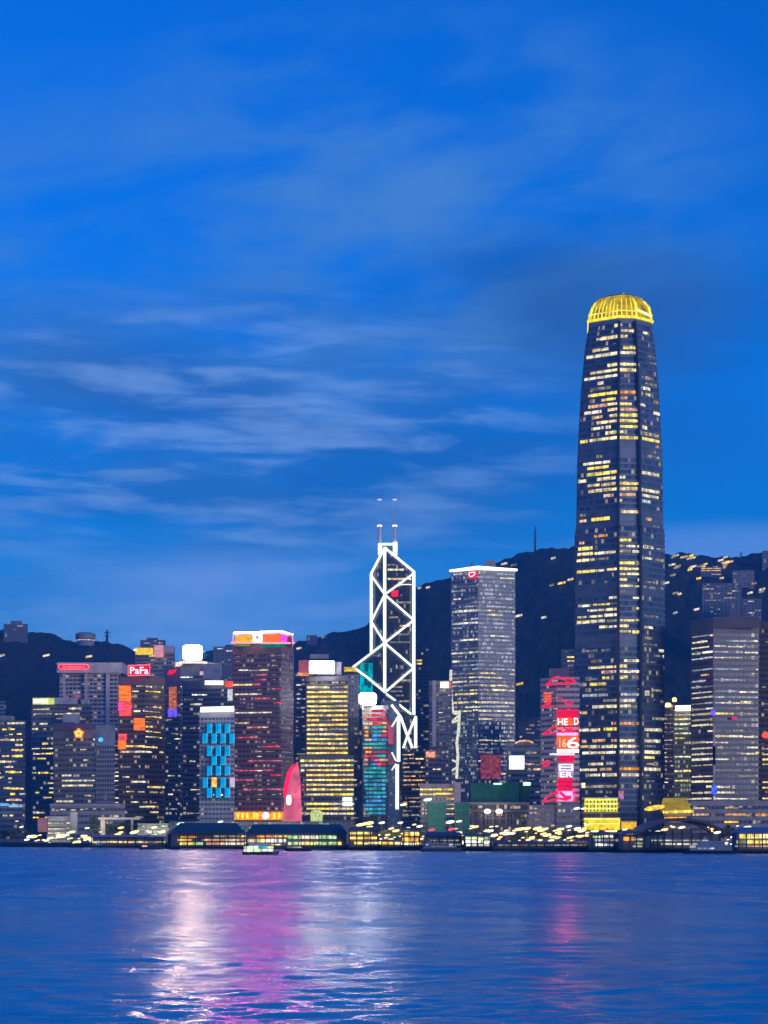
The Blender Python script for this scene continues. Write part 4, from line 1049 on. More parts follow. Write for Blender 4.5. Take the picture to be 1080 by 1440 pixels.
U = [(275, 400, 270, 'pale'), (365, 405, 237, 'pale'), (400, 460, 262, 'warm'), (300, 430, 295, 'warm'), (410, 470, 325, 'yellow'), (255, 335, 343, 'warm'), (225, 385, 368, 'pale'), (390, 480, 355, 'pale'),
     (210, 330, 400, 'pale'), (330, 388, 415, 'warm'), (392, 490, 410, 'warm'), (390, 460, 440, 'warm'), (245, 380, 455, 'warm'), (215, 385, 492, 'pale'), (390, 475, 465, 'warm'), (280, 310, 505, 'pale'), (245, 345, 540, 'dim'),
     (235, 380, 566, 'gold'), (390, 470, 556, 'orange'), (300, 370, 593, 'gold'), (390, 430, 588, 'peach'), (235, 330, 632, 'peach'), (325, 380, 622, 'warm'), (390, 450, 612, 'yellow'), (330, 380, 648, 'warm'), (395, 490, 640, 'peach'),
     (215, 300, 662, 'pale'), (265, 305, 687, 'peach'), (340, 382, 680, 'warm'), (395, 480, 672, 'yellow'), (275, 378, 715, 'warm'), (390, 480, 703, 'yellow'), (250, 310, 745, 'pale'), (320, 345, 740, 'warm'),
     (395, 480, 730, 'yellow'), (320, 380, 768, 'warm'), (195, 232, 787, 'yellow'), (240, 380, 797, 'warm'), (392, 410, 765, 'warm'), (395, 490, 790, 'yellow'), (505, 590, 800, 'yellow'), (508, 590, 770, 'dim'), (505, 530, 740, 'warm'),
     (495, 520, 620, 'pale'), (560, 590, 640, 'pale'), (520, 545, 570, 'warm'), (560, 585, 582, 'dim'), (510, 535, 255, 'pale'), (505, 560, 490, 'dim'), (540, 575, 515, 'dim'), (510, 545, 540, 'pale'), (545, 590, 445, 'grey'),
     (275, 305, 872, 'dim'), (210, 345, 910, 'pale'), (230, 335, 935, 'gold'), (225, 375, 962, 'yellow'), (280, 370, 987, 'warm'), (190, 225, 978, 'pale'), (385, 420, 985, 'pale'), (505, 550, 960, 'pale'), (555, 590, 970, 'pale'),
     (230, 290, 1025, 'warm'), (300, 370, 1018, 'warm'), (385, 490, 1012, 'yellow'), (235, 375, 1050, 'warm'), (382, 480, 1040, 'warm'), (310, 360, 1072, 'peach'), (385, 470, 1068, 'peach'), (505, 590, 1050, 'pale'),
     (505, 585, 1078, 'pale'), (385, 405, 1103, 'pale'), (505, 550, 1103, 'cool'), (190, 225, 1190, 'peach'), (190, 222, 1165, 'dim'), (250, 340, 1180, 'gold'), (400, 480, 1152, 'peach'), (400, 485, 1174, 'warm'), (525, 550, 1180, 'peach'),
     (190, 215, 1300, 'peach'), (265, 330, 1285, 'orange'), (275, 305, 1262, 'dim'), (380, 450, 1310, 'yellow'), (510, 560, 1320, 'pale')]
T.rows(U, y0=390, x0=760, k=1 / 3.514)
Lw = [(265, 325, 130, 'yellow'), (420, 490, 130, 'dim'), (640, 745, 130, 'pale'), (405, 585, 175, 'warm'), (590, 660, 175, 'warm'), (490, 585, 210, 'peach'), (600, 750, 210, 'pale'), (495, 540, 243, 'yellow'), (605, 665, 243, 'yellow'),
      (330, 390, 290, 'dim'), (410, 520, 290, 'yellow'), (365, 530, 365, 'cool'), (620, 750, 365, 'cool'), (500, 600, 400, 'dim'), (620, 715, 400, 'pale'), (430, 590, 440, 'pale'), (605, 690, 440, 'pale'), (350, 395, 485, 'peach'),
      (555, 585, 555, 'peach'), (595, 740, 555, 'peach'), (345, 480, 595, 'pale'), (505, 590, 595, 'yellow'), (595, 750, 595, 'warm'), (775, 885, 595, 'pale'), (360, 390, 670, 'peach'), (430, 515, 670, 'peach'),
      (555, 590, 670, 'peach'), (600, 710, 670, 'warm'), (775, 880, 670, 'pale'), (355, 400, 710, 'yellow'), (405, 480, 710, 'pale'), (490, 590, 710, 'pale'), (600, 715, 710, 'pale'), (365, 580, 750, 'pale'),
      (595, 740, 750, 'pale'), (775, 880, 750, 'pale'), (775, 840, 785, 'yellow'), (405, 500, 825, 'pale'), (520, 580, 825, 'cool'), (350, 460, 865, 'pale'), (480, 555, 865, 'peach'), (605, 740, 865, 'orange'), (775, 880, 865, 'pale'),
      (405, 480, 900, 'pale'), (495, 590, 900, 'pale'), (625, 765, 900, 'pale'), (400, 590, 945, 'dim')]
T.rows(Lw, y0=900, x0=740, k=1 / 4.645)
T.zone(810, 868, 768, 888, .60, {'warm': 3, 'yellow': 2, 'pale': 4, 'dim': 2}, (10, 30), (2, 8))
T.zone(870, 900, 768, 888, .70, {'warm': 3, 'yellow': 3, 'pale': 3, 'dim': 1}, (8, 22), (2, 6))
T.zone(903, 934, 768, 1100, .35, {'grey': 4, 'dim': 3, 'pale': 2}, (8, 20), (3, 10))
T.zone(809, 900, 888, 1110, .14, {'grey': 4, 'dim': 2}, (6, 18), (6, 16))
T.zone(905, 928, 455, 760, .18, {'grey': 4, 'dim': 2}, (4, 10), (4, 12))
T.zone(812, 900, 1100, 1118, .4, {'grey': 3, 'dim': 2}, (8, 20), (4, 12))
# crown: core, claw fins, cornice, their floodlighting put in as emission
CYL = glow('crown_floodlit_yellow', (.80, .52, .002), .62, .5, .16); CYB = glow('crown_fin_floodlit', (1, .86, .05), 1.2, .25, .3)
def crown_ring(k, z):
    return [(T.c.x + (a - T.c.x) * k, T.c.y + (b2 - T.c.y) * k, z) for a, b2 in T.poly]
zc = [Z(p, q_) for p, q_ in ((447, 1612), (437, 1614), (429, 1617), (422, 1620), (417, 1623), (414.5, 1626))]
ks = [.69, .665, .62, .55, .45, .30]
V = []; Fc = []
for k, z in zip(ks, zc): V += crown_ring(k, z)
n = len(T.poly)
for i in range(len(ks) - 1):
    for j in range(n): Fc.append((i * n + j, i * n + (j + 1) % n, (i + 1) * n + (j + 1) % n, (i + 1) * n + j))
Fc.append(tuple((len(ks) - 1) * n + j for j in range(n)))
mobj('crown_floodlit_core', V, Fc, [CYL, plain('crown_cap', (.30, .25, .17), .5)], T.root, [0] * (4 * n) + [1] * (len(Fc) - 4 * n))
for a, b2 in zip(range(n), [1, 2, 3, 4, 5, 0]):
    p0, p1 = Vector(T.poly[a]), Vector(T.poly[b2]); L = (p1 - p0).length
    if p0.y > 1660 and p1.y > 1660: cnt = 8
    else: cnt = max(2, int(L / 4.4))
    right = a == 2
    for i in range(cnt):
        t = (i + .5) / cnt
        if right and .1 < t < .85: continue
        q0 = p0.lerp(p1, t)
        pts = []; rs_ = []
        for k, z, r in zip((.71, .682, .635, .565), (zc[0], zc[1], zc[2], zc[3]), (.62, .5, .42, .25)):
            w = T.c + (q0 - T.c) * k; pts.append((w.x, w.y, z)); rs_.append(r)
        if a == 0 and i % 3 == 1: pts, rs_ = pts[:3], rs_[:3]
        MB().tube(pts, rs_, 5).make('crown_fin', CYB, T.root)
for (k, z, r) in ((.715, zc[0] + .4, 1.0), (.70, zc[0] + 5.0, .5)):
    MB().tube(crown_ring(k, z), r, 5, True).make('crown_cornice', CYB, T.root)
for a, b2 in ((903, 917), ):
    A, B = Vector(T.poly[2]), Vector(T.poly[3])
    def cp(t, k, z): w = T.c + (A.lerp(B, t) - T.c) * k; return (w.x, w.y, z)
    MB().tube([cp(.12, .70, zc[1] + .5), cp(.95, .70, zc[1] - 1.5)], 1.0, 5).make('crown_bar', glow('crown_bar_floodlit', (1, .93, .42), 1.6, .1), T.root)
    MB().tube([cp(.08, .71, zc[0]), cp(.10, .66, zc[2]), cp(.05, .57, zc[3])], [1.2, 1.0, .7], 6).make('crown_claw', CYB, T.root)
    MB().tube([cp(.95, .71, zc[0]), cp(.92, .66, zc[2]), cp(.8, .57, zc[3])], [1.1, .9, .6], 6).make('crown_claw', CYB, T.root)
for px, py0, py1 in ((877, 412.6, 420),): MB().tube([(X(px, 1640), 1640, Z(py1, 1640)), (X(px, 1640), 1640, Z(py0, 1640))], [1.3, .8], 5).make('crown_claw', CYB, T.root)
T.panel('podium_sign', 870, 877, 1112, 1124, glow('sign_mauve', (.62, .22, .42), .8, .5, .4), 1.5, 1598)
for y0_, x0_ in ((971, 907), (1101, 817)): T.panel('lit_panel', x0_, x0_ + 6, y0_, y0_ + 7, WIN['pale'], 1, 1598)
T.done()
T = Tower('yellow_mall', 'low mall block blazing yellow at the foot of the tallest skyscraper', 'building', [(818, 1530), (872, 1530)], 1121, w_stone, g_brown, 40, 5, .3, seed=41)
YM = glow('mall_yellow', (.86, .78, .02), 1.0, .35, .5); YL = glow('mall_yellow_bright', (1, .92, .25), 1.5, .3, .6); YS = glow('mall_amber', (1, .74, .01), 1.05, .3, .4)
T.panel('lit_band', 822, 868.5, 1122.5, 1141.5, YM, .8)
for y in (1123.5, 1129.5, 1136): T.panel('lit_rail', 823, 868, y, y + 1.9, YL, .8, T.d0 - 1)
for i in range(9): MB().pbox(825 + i * 5, 826.6 + i * 5, 1125, 1141, T.d0 - 1.6, .5).make('band_rib', plain('rib_olive', (.18, .17, .05), .6), T.root)
T.panel('lit_band', 822, 872, 1150, 1167, YS, .8)
for y in (1151, 1157.5): T.panel('lit_rail', 821, 871, y, y + 1.6, YL, .8, T.d0 - 1)
T.done()
T = Tower('amber_pavilion', 'small amber lit pavilion right of the blazing yellow mall', 'pavilion', [(873, 1500), (896, 1500)], 1154, w_stone, g_brown, 20, 4.5, .3, seed=42)
T.panel('lit_front', 874, 895, 1156, 1166, glow('pavilion_amber', (1, .55, .01), 1.05, .3, .5), .8); T.done()

# ------------------------------------------------------------------ right group
T = Tower('round_sign_tower', 'narrow tower with round yellow lights and small lit windows beside the tallest skyscraper', 'tower', [(932, 1790), (950, 1786)], 990, w_brown, g_brown, 30, 3.5, .5, seed=43)
for px, py, w in ((939, 991.5, 8.5), (948, 984, 6)):
    MB().lathe((X(px, 1782), 1780, Z(py + 3, 1782)), [(w * .25, 0), (w * .3, 1.2), (w * .3, 2.4), (w * .2, 3.4)], 12).make('roof_lamp', glow('lamp_honey', (1, .72, .25), 2.6, .2), T.root)
T.zone(933, 949, 996, 1120, .75, {'dim': 4, 'pale': 3, 'warm': 2}, (3, 7), (1, 4), .6); T.done()
T = Tower('lime_tower', 'slender tower with a white capsule sign and a lime green lit face', 'tower', [(947, 1740), (976, 1735)], 1000, plain('cladding_olive', (.26, .28, .17), .6), curtain('glass_lime', (.10, .11, .06), .3, 2.4, .4, (.26, .28, .16), .5, (.80, .85, .40), .4, 3.8), 30, 3.8, .45, seed=44)
MB().tube([(X(950.5, 1731), 1732, Z(996, 1731)), (X(973.5, 1731), 1732, Z(995.5, 1731))], 2.2, 8).make('roof_sign', glow('sign_pure_white', (1, 1, .98), 2.8, .1), T.root)
T.zone(948, 975, 1004, 1125, .75, {'green': 4, 'yellow': 3, 'pale': 4}, (10, 27), (1, 4)); T.done()
T = Tower('striped_tower', 'tall tower at the right with pale striped left flank and dark blue front', 'tower', [(971, 1595), (1003, 1570), (1068, 1576)], 868, plain('cladding_ash', (.14, .14, .17), .5), curtain('glass_stripe', (.035, .045, .08), .2, 3, .2, (.08, .085, .11), .06, (1, .85, .6), .35, 4.1), 44, 4.1, .40, seed=45, header=9)
T.zone(972, 1002, 885, 990, .9, {'grey': 4, 'pale': 3, 'cool': 2}, (12, 30), (1, 5), .7)
T.zone(972, 1002, 990, 1128, .9, {'pale': 5, 'dim': 2, 'warm': 2}, (14, 30), (1, 4), .8)
T.zone(1005, 1066, 885, 990, .85, {'cool': 3, 'grey': 5, 'pale': 2}, (12, 40), (1, 6), .6)
T.zone(1005, 1066, 990, 1128, .8, {'pale': 4, 'dim': 4, 'grey': 4, 'yellow': 1}, (10, 34), (1, 7), .7)
T.rows([(973, 994, 902, 'pale'), (973, 985, 921, 'pale'), (985, 996, 948, 'peach'), (1060, 1066, 900, 'white'), (1042, 1058, 990, 'warm'), (1063, 1068, 1064, 'gold')])
T.panel('lit_sign', 1000, 1006.5, 998, 1006, glow('screen_violet', (.16, .10, .95), 1.15, .4), 1.2)
T.panel('lit_sign', 1001, 1008, 1104, 1117, glow('screen_royal', (.07, .14, 1), 1.1, .5, .5), 1.2)
T.panel('lit_sign', 1029, 1036, 1008, 1011.5, glow('sign_crimson', (.85, .012, .06), 1, .25), 1)
T.panel('roof_band', 1003, 1069, 868.5, 883, plain('cladding_umber', (.11, .085, .085), .5), 1.5)
for y in (1006, 1035): MB().pbox(1003, 1006, y + 14, y + 70, 1568.3, 1.4).make('pale_fin', plain('pier_pale', (.45, .43, .44), .6), T.root)  # fins in the same plain pale colour
T.done()
T = Tower('brown_edge_tower', 'brown tower cut off by the right edge with a red and amber light', 'tower', [(1068, 1590), (1130, 1580)], 872, w_brown, g_brown, 40, 4.1, .45, seed=46, header=6)
T.zone(1070, 1080, 890, 1050, .35, {'dim': 4, 'grey': 2}, (6, 12)); T.zone(1072, 1082, 1055, 1130, .9, {'yellow': 3, 'warm': 3}, (10, 20), (1, 3))
MB().lathe((X(1078, 1578), 1580, Z(1038, 1578)), [(.6, 0), (3, 1), (3.2, 2.6), (2.0, 4), (.4, 4.6)], 12).make('red_beacon', glow('beacon_red', (1, .1, .05), 1.2, 0), T.root); T.done()
T = Tower('gold_hall', 'squat hall with a sloped golden lit roof right of the tallest skyscraper', 'building', [(933, 1480), (972, 1476)], 1141, w_stone, g_brown, 26, 4.5, .4, seed=47)
d = 1476
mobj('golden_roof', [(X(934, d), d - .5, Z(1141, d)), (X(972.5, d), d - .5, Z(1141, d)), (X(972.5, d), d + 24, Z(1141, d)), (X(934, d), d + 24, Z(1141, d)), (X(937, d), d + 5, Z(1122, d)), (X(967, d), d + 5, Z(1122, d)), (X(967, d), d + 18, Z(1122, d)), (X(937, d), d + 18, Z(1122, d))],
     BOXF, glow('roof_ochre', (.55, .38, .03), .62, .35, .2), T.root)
MB().tube([(X(932, d), d - 1, Z(1142.5, d)), (X(975, d), d - 1, Z(1141, d))], 1.0, 5).make('eave_light', glow('lit_gold', None, 0), T.root)
T.rows([(934, 971, 1147, 'gold'), (934, 965, 1152, 'amber')]); T.done()
T = Tower('grey_podium', 'long grey podium at the right with peach lit shopfronts', 'building', [(972, 1500), (1130, 1496)], 1126, w_grey, g_grey, 30, 5, .55, seed=48)
T.zone(974, 1100, 1130, 1150, .25, {'peach': 3, 'dim': 3, 'orange': 1}, (6, 20), (6, 20))
T.rows([(1020, 1050, 1146, 'orange'), (1019, 1038, 1155, 'amber'), (1062, 1080, 1146, 'orange'), (1020, 1032, 1134, 'peach'), (1062, 1072, 1133, 'yellow'), (974, 997, 1147, 'peach')]); T.done()
sg = empty('ellipse_sign', (X(920, 1460), 1460, 3), 'tilted golden ellipse sign before the tallest skyscraper', 'sign')
el_ = [(X(920.5 + 14.5 * math.cos(t), 1460), Z(1136 - 3.6 * math.sin(t) - 2.2 * math.cos(t), 1460)) for t in [2 * math.pi * i / 24 for i in range(24)]]
MB().slab(el_, 1459, 1460.5).make('sign_board', glow('sign_old_gold', (1, .68, .06), 1.2, .5, .5), sg)
for x in (912, 929): MB().tube([(X(x, 1461), 1461.2, 3), (X(x, 1461), 1461.2, Z(1135, 1461))], .35, 6).make('sign_post', w_dark, sg)

# ------------------------------------------------------------------ hillside flats, houses, masts
def flats(px0, px1, py, d, label, name='hillside_flats', wall=w_slate, cat='building', lit=(), seed=60, zone=None, fh=3.2):
    xm = X((px0 + px1) / 2, d)
    T = Tower(name, label, cat, [(px0, d), (px1, d - 4)], py, wall, g_flat, 24, fh, .5, base=hill_z(xm, d, False) - 12, seed=seed)
    for a, b2, y, m_ in lit: T.strip(a, b2, T.floor_of(y), WIN[m_], .85)
    if zone: T.zone(*zone)
    return T.done()
flats(987, 1043, 820, 3050, 'grey-blue block of flats high on the right slope with a slanting row of lights below', seed=61,
      lit=[(989, 1004, 828, 'pale'), (1008, 1012, 825, 'dim'), (997, 1003, 834, 'dim'), (992, 1007, 843, 'dim'), (1018, 1034, 841, 'peach'), (1023, 1030, 836, 'warm'), (1030, 1034, 833, 'warm')], zone=(988, 1042, 824, 856, .1, {'dim': 3, 'grey': 2}, (3, 6)))
flats(1044, 1071, 842, 2980, 'darker block of flats on the right slope with two white windows', seed=62, lit=[(1053, 1060, 845, 'white'), (1053, 1061, 861, 'pale'), (1036, 1046, 868, 'dim')], zone=(1045, 1070, 846, 870, .1, {'grey': 2}, (3, 6)))
flats(985, 1015, 797, 3450, 'long hillside villa glowing yellow near the top of the right slope', 'hillside_villa', seed=63, lit=[(986, 1014, 804, 'gold'), (986, 1000, 801, 'amber'), (1000, 1014, 801, 'gold'), (986, 1014, 799, 'amber'), (1000, 1014, 807, 'yellow')])
flats(1030, 1061, 802, 3400, 'low rose-grey villa on the right slope with an orange lit corner', 'hillside_villa', w_pink, seed=64, lit=[(1020, 1031, 805, 'peach'), (1024, 1031, 809, 'orange')], zone=(1030, 1060, 803, 812, .1, {'dim': 1}, (3, 6)))
flats(1072, 1100, 774, 3520, 'dark house on the ridge at the right edge', 'ridge_house', seed=65, lit=[(1073, 1080, 801, 'peach')], zone=(1073, 1100, 780, 800, .1, {'dim': 2}, (3, 5)))
flats(5, 39, 877, 3520, 'flat-roofed building on the left hilltop with one lit window', 'hilltop_building', seed=66, lit=[(24, 33, 880.5, 'pale')])
MB().pbox(15, 29, 873, 877.5, 3524, 14).make('plant_room', w_slate, bpy.data.objects['hilltop_building'])
flats(431, 446, 893, 3560, 'small building on the hilltop right of the neon crown tower', 'hilltop_building', seed=67, zone=(432, 445, 896, 902, .3, {'dim': 1}, (3, 6)))
flats(197, 233, 900, 3300, 'dark stepped building on the skyline behind the yellow rooftop sign', 'hilltop_building', seed=68, lit=[(202, 208, 904, 'pale'), (223, 228, 904, 'pale')])
flats(206, 222, 897, 3310, 'upper block of the dark stepped skyline building', 'hilltop_block', seed=69)
flats(300, 327, 909, 3100, 'dark hillside block left of the neon crown tower with two lit windows', seed=70, lit=[(305, 312, 913, 'white'), (318, 327, 915, 'white')])
# round pavilion on the left ridge
pv = empty('hilltop_pavilion', (X(118, 3560), 3560, hill_z(X(118, 3560), 3560, False) - 5), 'round drum-shaped pavilion on the left ridge with a lit base', 'pavilion')
c0 = (X(118.5, 3560), 3575, Z(900, 3560))
MB().lathe(c0, [(14, -9), (14.5, 0), (16.5, 3.5), (17, 9), (15.5, 12), (10, 13.5)], 20).make('drum', w_grey, pv)
MB().lathe((c0[0], c0[1], c0[2]), [(14.9, .2), (15.3, 1.6)], 20).make('lit_base', WIN['warm'], pv)
def mast(px, py0, py1, d, label, w=1.2):
    r_ = empty('radio_mast', (X(px, d), d, Z(py1, d)), label, 'mast')
    MB().tube([(X(px, d), d, Z(py1 + 3, d)), (X(px, d), d, Z(py0, d))], [w, w * .45], 6).make('mast_pole', w_dark, r_)
    for t in (.35, .7): 
        z = Z(py1 + (py0 - py1) * t, d)
        MB().box(X(px, d) - w * 1.8, X(px, d) + w * 1.8, d - .6, d + .6, z, z + 1.4).make('mast_arm', w_dark, r_)
mast(752.5, 740, 773, 3690, 'radio mast on the ridge left of the tallest skyscraper', 1.9)
mast(1042, 776, 786, 3690, 'short mast on the right skyline', 1.2)
mast(150.5, 886, 900, 3650, 'stubby mast on the left ridge beyond the round pavilion', 2.6)
# lights along the hillside roads and villas
HL = [(3, 922, 'pale', 6, 'hillside light at the left edge'), (65, 922, 'pale', 9, 'hillside light below the flat-roofed hilltop building'), (125, 923.5, 'warm', 9, 'hillside light above the white hotel tower'),
      (790, 820, 'gold', 11, 'yellow hillside light just left of the tallest skyscraper'), (802, 815, 'warm', 8, 'upper hillside light beside the tallest skyscraper'), (765, 868.5, 'pale', 7, 'hillside light right of the silver tower'),
      (730, 866, 'white', 9, 'brighter hillside light touching the silver tower'), (722, 869, 'pale', 6, 'faint hillside light beside the silver tower'), (778, 785, 'pale', 6, 'hillside light under the ridge left of the tallest skyscraper'),
      (776, 823, 'dim', 6, 'faint hillside light below the ridge left of the tallest skyscraper'), (692, 794, 'warm', 10, 'yellow light on the slope just above the silver tower'), (709, 793, 'pale', 9, 'white light on the slope just above the silver tower'),
      (722, 795, 'dim', 8, 'dim light on the slope right of the silver tower roof'), (950, 781.5, 'pale', 9, 'first of the lights along the right ridge'), (962, 783.5, 'peach', 10, 'second of the lights along the right ridge'),
      (972, 785, 'warm', 12, 'third of the lights along the right ridge'), (975, 797, 'pale', 9, 'light left of the glowing yellow villa'), (986, 796, 'dim', 9, 'dim light above the glowing yellow villa'),
      (1014, 788, 'pale', 8, 'upper light right of the glowing yellow villa'), (1020, 791, 'warm', 10, 'lower light right of the glowing yellow villa'), (937, 820, 'pale', 8, 'hillside light beside the right edge of the tallest skyscraper'),
      (946, 809, 'dim', 8, 'dim hillside light near the tallest skyscraper'), (950, 862, 'cool', 6, 'lone bluish light on the dark right slope'), (980, 857, 'pale', 8, 'light at the left end of the slanting row'),
      (997, 855, 'yellow', 16, 'long yellow light in the slanting row below the flats'), (1016, 851.5, 'yellow', 20, 'longest yellow light of the slanting row below the flats'), (1028, 848, 'warm', 9, 'top right light of the slanting row'),
      (1004, 867, 'warm', 12, 'light above the striped tower'), (991, 875, 'gold', 14, 'golden light above the left flank of the striped tower'), (994, 881, 'amber', 16, 'amber light touching the striped tower roof'),
      (1072, 829, 'pale', 8, 'light on the slope near the right edge'), (1060, 821, 'dim', 7, 'dim light between the flats near the right edge'), (590, 827, 'pale', 5, 'light on the ridge right of the lattice tower'), (602, 826, 'pale', 6, 'second light on the ridge right of the lattice tower'),
      (420, 912, 'pale', 7, 'hillside light right of the neon crown tower'), (455, 896, 'dim', 6, 'dim hillside light over the golden banded tower'), (720, 956, 'warm', 8, 'light low on the slope right of the silver tower'), (731, 962, 'gold', 9, 'yellow light low on the slope right of the silver tower'),
      (716, 928, 'yellow', 12, 'light streak on the slope at the right flank of the silver tower')]
hr_ = random.Random(8)
for i in range(22):
    px = hr_.uniform(940, 1078); HL.append((px, hr_.uniform(781, 800) if i < 14 else hr_.uniform(800, 838), hr_.choice(('warm', 'pale', 'gold', 'peach', 'dim')), hr_.uniform(4, 9), 'small warm light among the villas along the right ridge'))
for px, py, m_, w, lb in HL:
    d = 2600.0
    best = None
    for k in range(90):                       # walk the sight line until it meets the slope
        d = 2480 + k * 14
        if Z(py, d) <= hill_z(X(px, d), d, False) + 3: best = d; break
    d = (best or 3300) - 14
    z = Z(py, d); zg = hill_z(X(px, d), d, False)
    r_ = empty('hillside_lamp', (X(px, d), d, min(z - 1, zg)), lb, 'lamp', 'lights on the hillside')
    hw = w * .5 * d / F
    sk = hw * .22
    MB().add([(X(px, d) - hw, d, z - sk - 1), (X(px, d) + hw, d, z + sk - 1), (X(px, d) + hw, d + 3, z + sk - 1), (X(px, d) - hw, d + 3, z - sk - 1), (X(px, d) - hw, d, z - sk + 2.0), (X(px, d) + hw, d, z + sk + 2.0), (X(px, d) + hw, d + 3, z + sk + 2.0), (X(px, d) - hw, d + 3, z - sk + 2.0)], BOXF).make('lamp_row', WIN[m_], r_)
    MB().tube([(X(px, d), d + 1.5, min(z - 1, zg) - 3), (X(px, d), d + 1.5, z)], .4, 5).make('post', w_dark, r_)
# ------------------------------------------------------------------ the waterfront
def quay(px, back=0): return shore(px) + back
sw = MB()
wl = [(X(p, shore(p)), shore(p)) for p in range(-200, 1300, 50)]
V = []
for a, b2 in wl: V += [(a, b2 - .9, -2), (a, b2 - .9, 3.9), (a, b2 + .6, 3.9), (a, b2 + .6, -2)]
Fc = []
for i in range(len(wl) - 1):
    for k in range(4): Fc.append((i * 4 + k, (i + 1) * 4 + k, (i + 1) * 4 + (k + 1) % 4, i * 4 + (k + 1) % 4))
sw_ = mobj('seawall', V, Fc, plain('seawall_dark', (.035, .035, .04), .8), origin=(0, 1200, 0))
for vv in sw_.data.vertices: vv.co.y -= 1200
tag(sw_, 'dark stone seawall running along the whole waterfront', 'wall')

LEAF = {}
def leaf_mat(nm, c0, c1):
    m_, q, out = new_mat(nm)
    pos = q.n('ShaderNodeNewGeometry').outputs['Position']
    t = q.noise(pos, .5, 3, .6)
    q.set(out.inputs[0], q.n('ShaderNodeBsdfPrincipled', None, Base_Color=q.mix(q.rng(t, .3, .7, 0, 1), (*c0, 1), (*c1, 1)), Roughness=.8))
    return m_
lf = leaf_mat('foliage', (.02, .035, .012), (.07, .10, .035)); bark = plain('bark', (.05, .04, .03), .9)
def tree_meshes(seed, h=10.0, r=4.5):
    rd = random.Random(seed); c = MB(); t = MB()
    t.tube([(0, 0, -.2), (.15, .1, h * .3), (-.1, 0, h * .6), (0, 0, h * .85)], [.35, .28, .18, .06], 6)
    for k in range(5):
        an = k * 1.3 + rd.random(); q = r * .7
        t.tube([(0, 0, h * (.28 + k * .07)), (math.cos(an) * q * .5, math.sin(an) * q * .5, h * (.42 + k * .07)), (math.cos(an) * q, math.sin(an) * q, h * (.52 + k * .08))], [.16, .1, .04], 5)
    cl = []
    for k in range(17):
        an = rd.uniform(0, 6.28); rr = r * rd.uniform(.1, .8); zz = h * rd.uniform(.38, .95)
        cl.append((math.cos(an) * rr * (1.15 - abs(zz / h - .6)), math.sin(an) * rr, zz, rd.uniform(.9, 1.9)))
    for a, b2, z, s_ in cl:
        for k in range(46):
            v = Vector((rd.gauss(0, 1), rd.gauss(0, 1), rd.gauss(0, .8))); v = v.normalized() * s_ * rd.uniform(.5, 1.15)
            p = Vector((a, b2, z)) + v
            u = Vector((rd.gauss(0, 1), rd.gauss(0, 1), rd.gauss(0, 1))).normalized(); w = u.cross(Vector((rd.gauss(0, 1), rd.gauss(0, 1), .3))).normalized()
            L = rd.uniform(.22, .5)
            c.add([p - u * L, p + w * L * .5, p + u * L, p - w * L * .5], [(0, 1, 2, 3)])
    return t, c
TREES = []
for s_ in range(4):
    t, c = tree_meshes(70 + s_, 9 + s_ * .8, 4.2 + .4 * s_)
    to = t.make('trunk', bark); co = c.make('crown', lf)
    TREES.append((to.data, co.data)); bpy.data.objects.remove(to); bpy.data.objects.remove(co)
ORD = ['first', 'second', 'third', 'fourth', 'fifth', 'sixth', 'seventh', 'eighth', 'ninth', 'tenth', 'eleventh', 'twelfth', 'thirteenth', 'fourteenth']
def tree(px, d, s_, label, group, k):
    r_ = empty('tree', (X(px, d), d, 3), label, 'tree', group)
    r_.scale = (s_ * 1.1, s_ * 1.1, s_); r_.rotation_euler.z = k * 1.9
    for nm, me in zip(('trunk', 'crown'), TREES[k % 4]): link(bpy.data.objects.new(nm, me), r_)
def tree_row(lst, where):
    for i, (px, d, s_) in enumerate(lst): tree(px, d, s_, ORD[i] + ' tree from the left in the row ' + where, 'trees ' + where, i)
tree_row([(6, 1500, .9), (20, 1490, 1.0), (36, 1500, .8), (132, 1470, 1.5), (154, 1465, 1.4), (172, 1468, 1.5)], 'on the promenade below the flower tower')
tree_row([(536, 1290, .85), (545, 1285, .95), (554, 1288, 1.0), (562, 1292, .8)], 'just left of the yellow kiosk')
tree_row([(719, 1250, .75), (729, 1255, .8), (738, 1250, .9), (748, 1252, .8), (757, 1250, .9), (767, 1255, .8), (776, 1250, .85), (785, 1252, .75), (795, 1250, .8), (805, 1255, .85), (814, 1250, .75)], 'before the rose block and the silver base')
tree_row([(1000, 1200, .8), (1012, 1205, .9), (1024, 1200, 1.0), (1034, 1200, .8)], 'right of the dark curved pier roof')
tree_row([(604, 1320, .8), (640, 1330, .7), (655, 1320, .8)], 'around the green netted scaffolds')

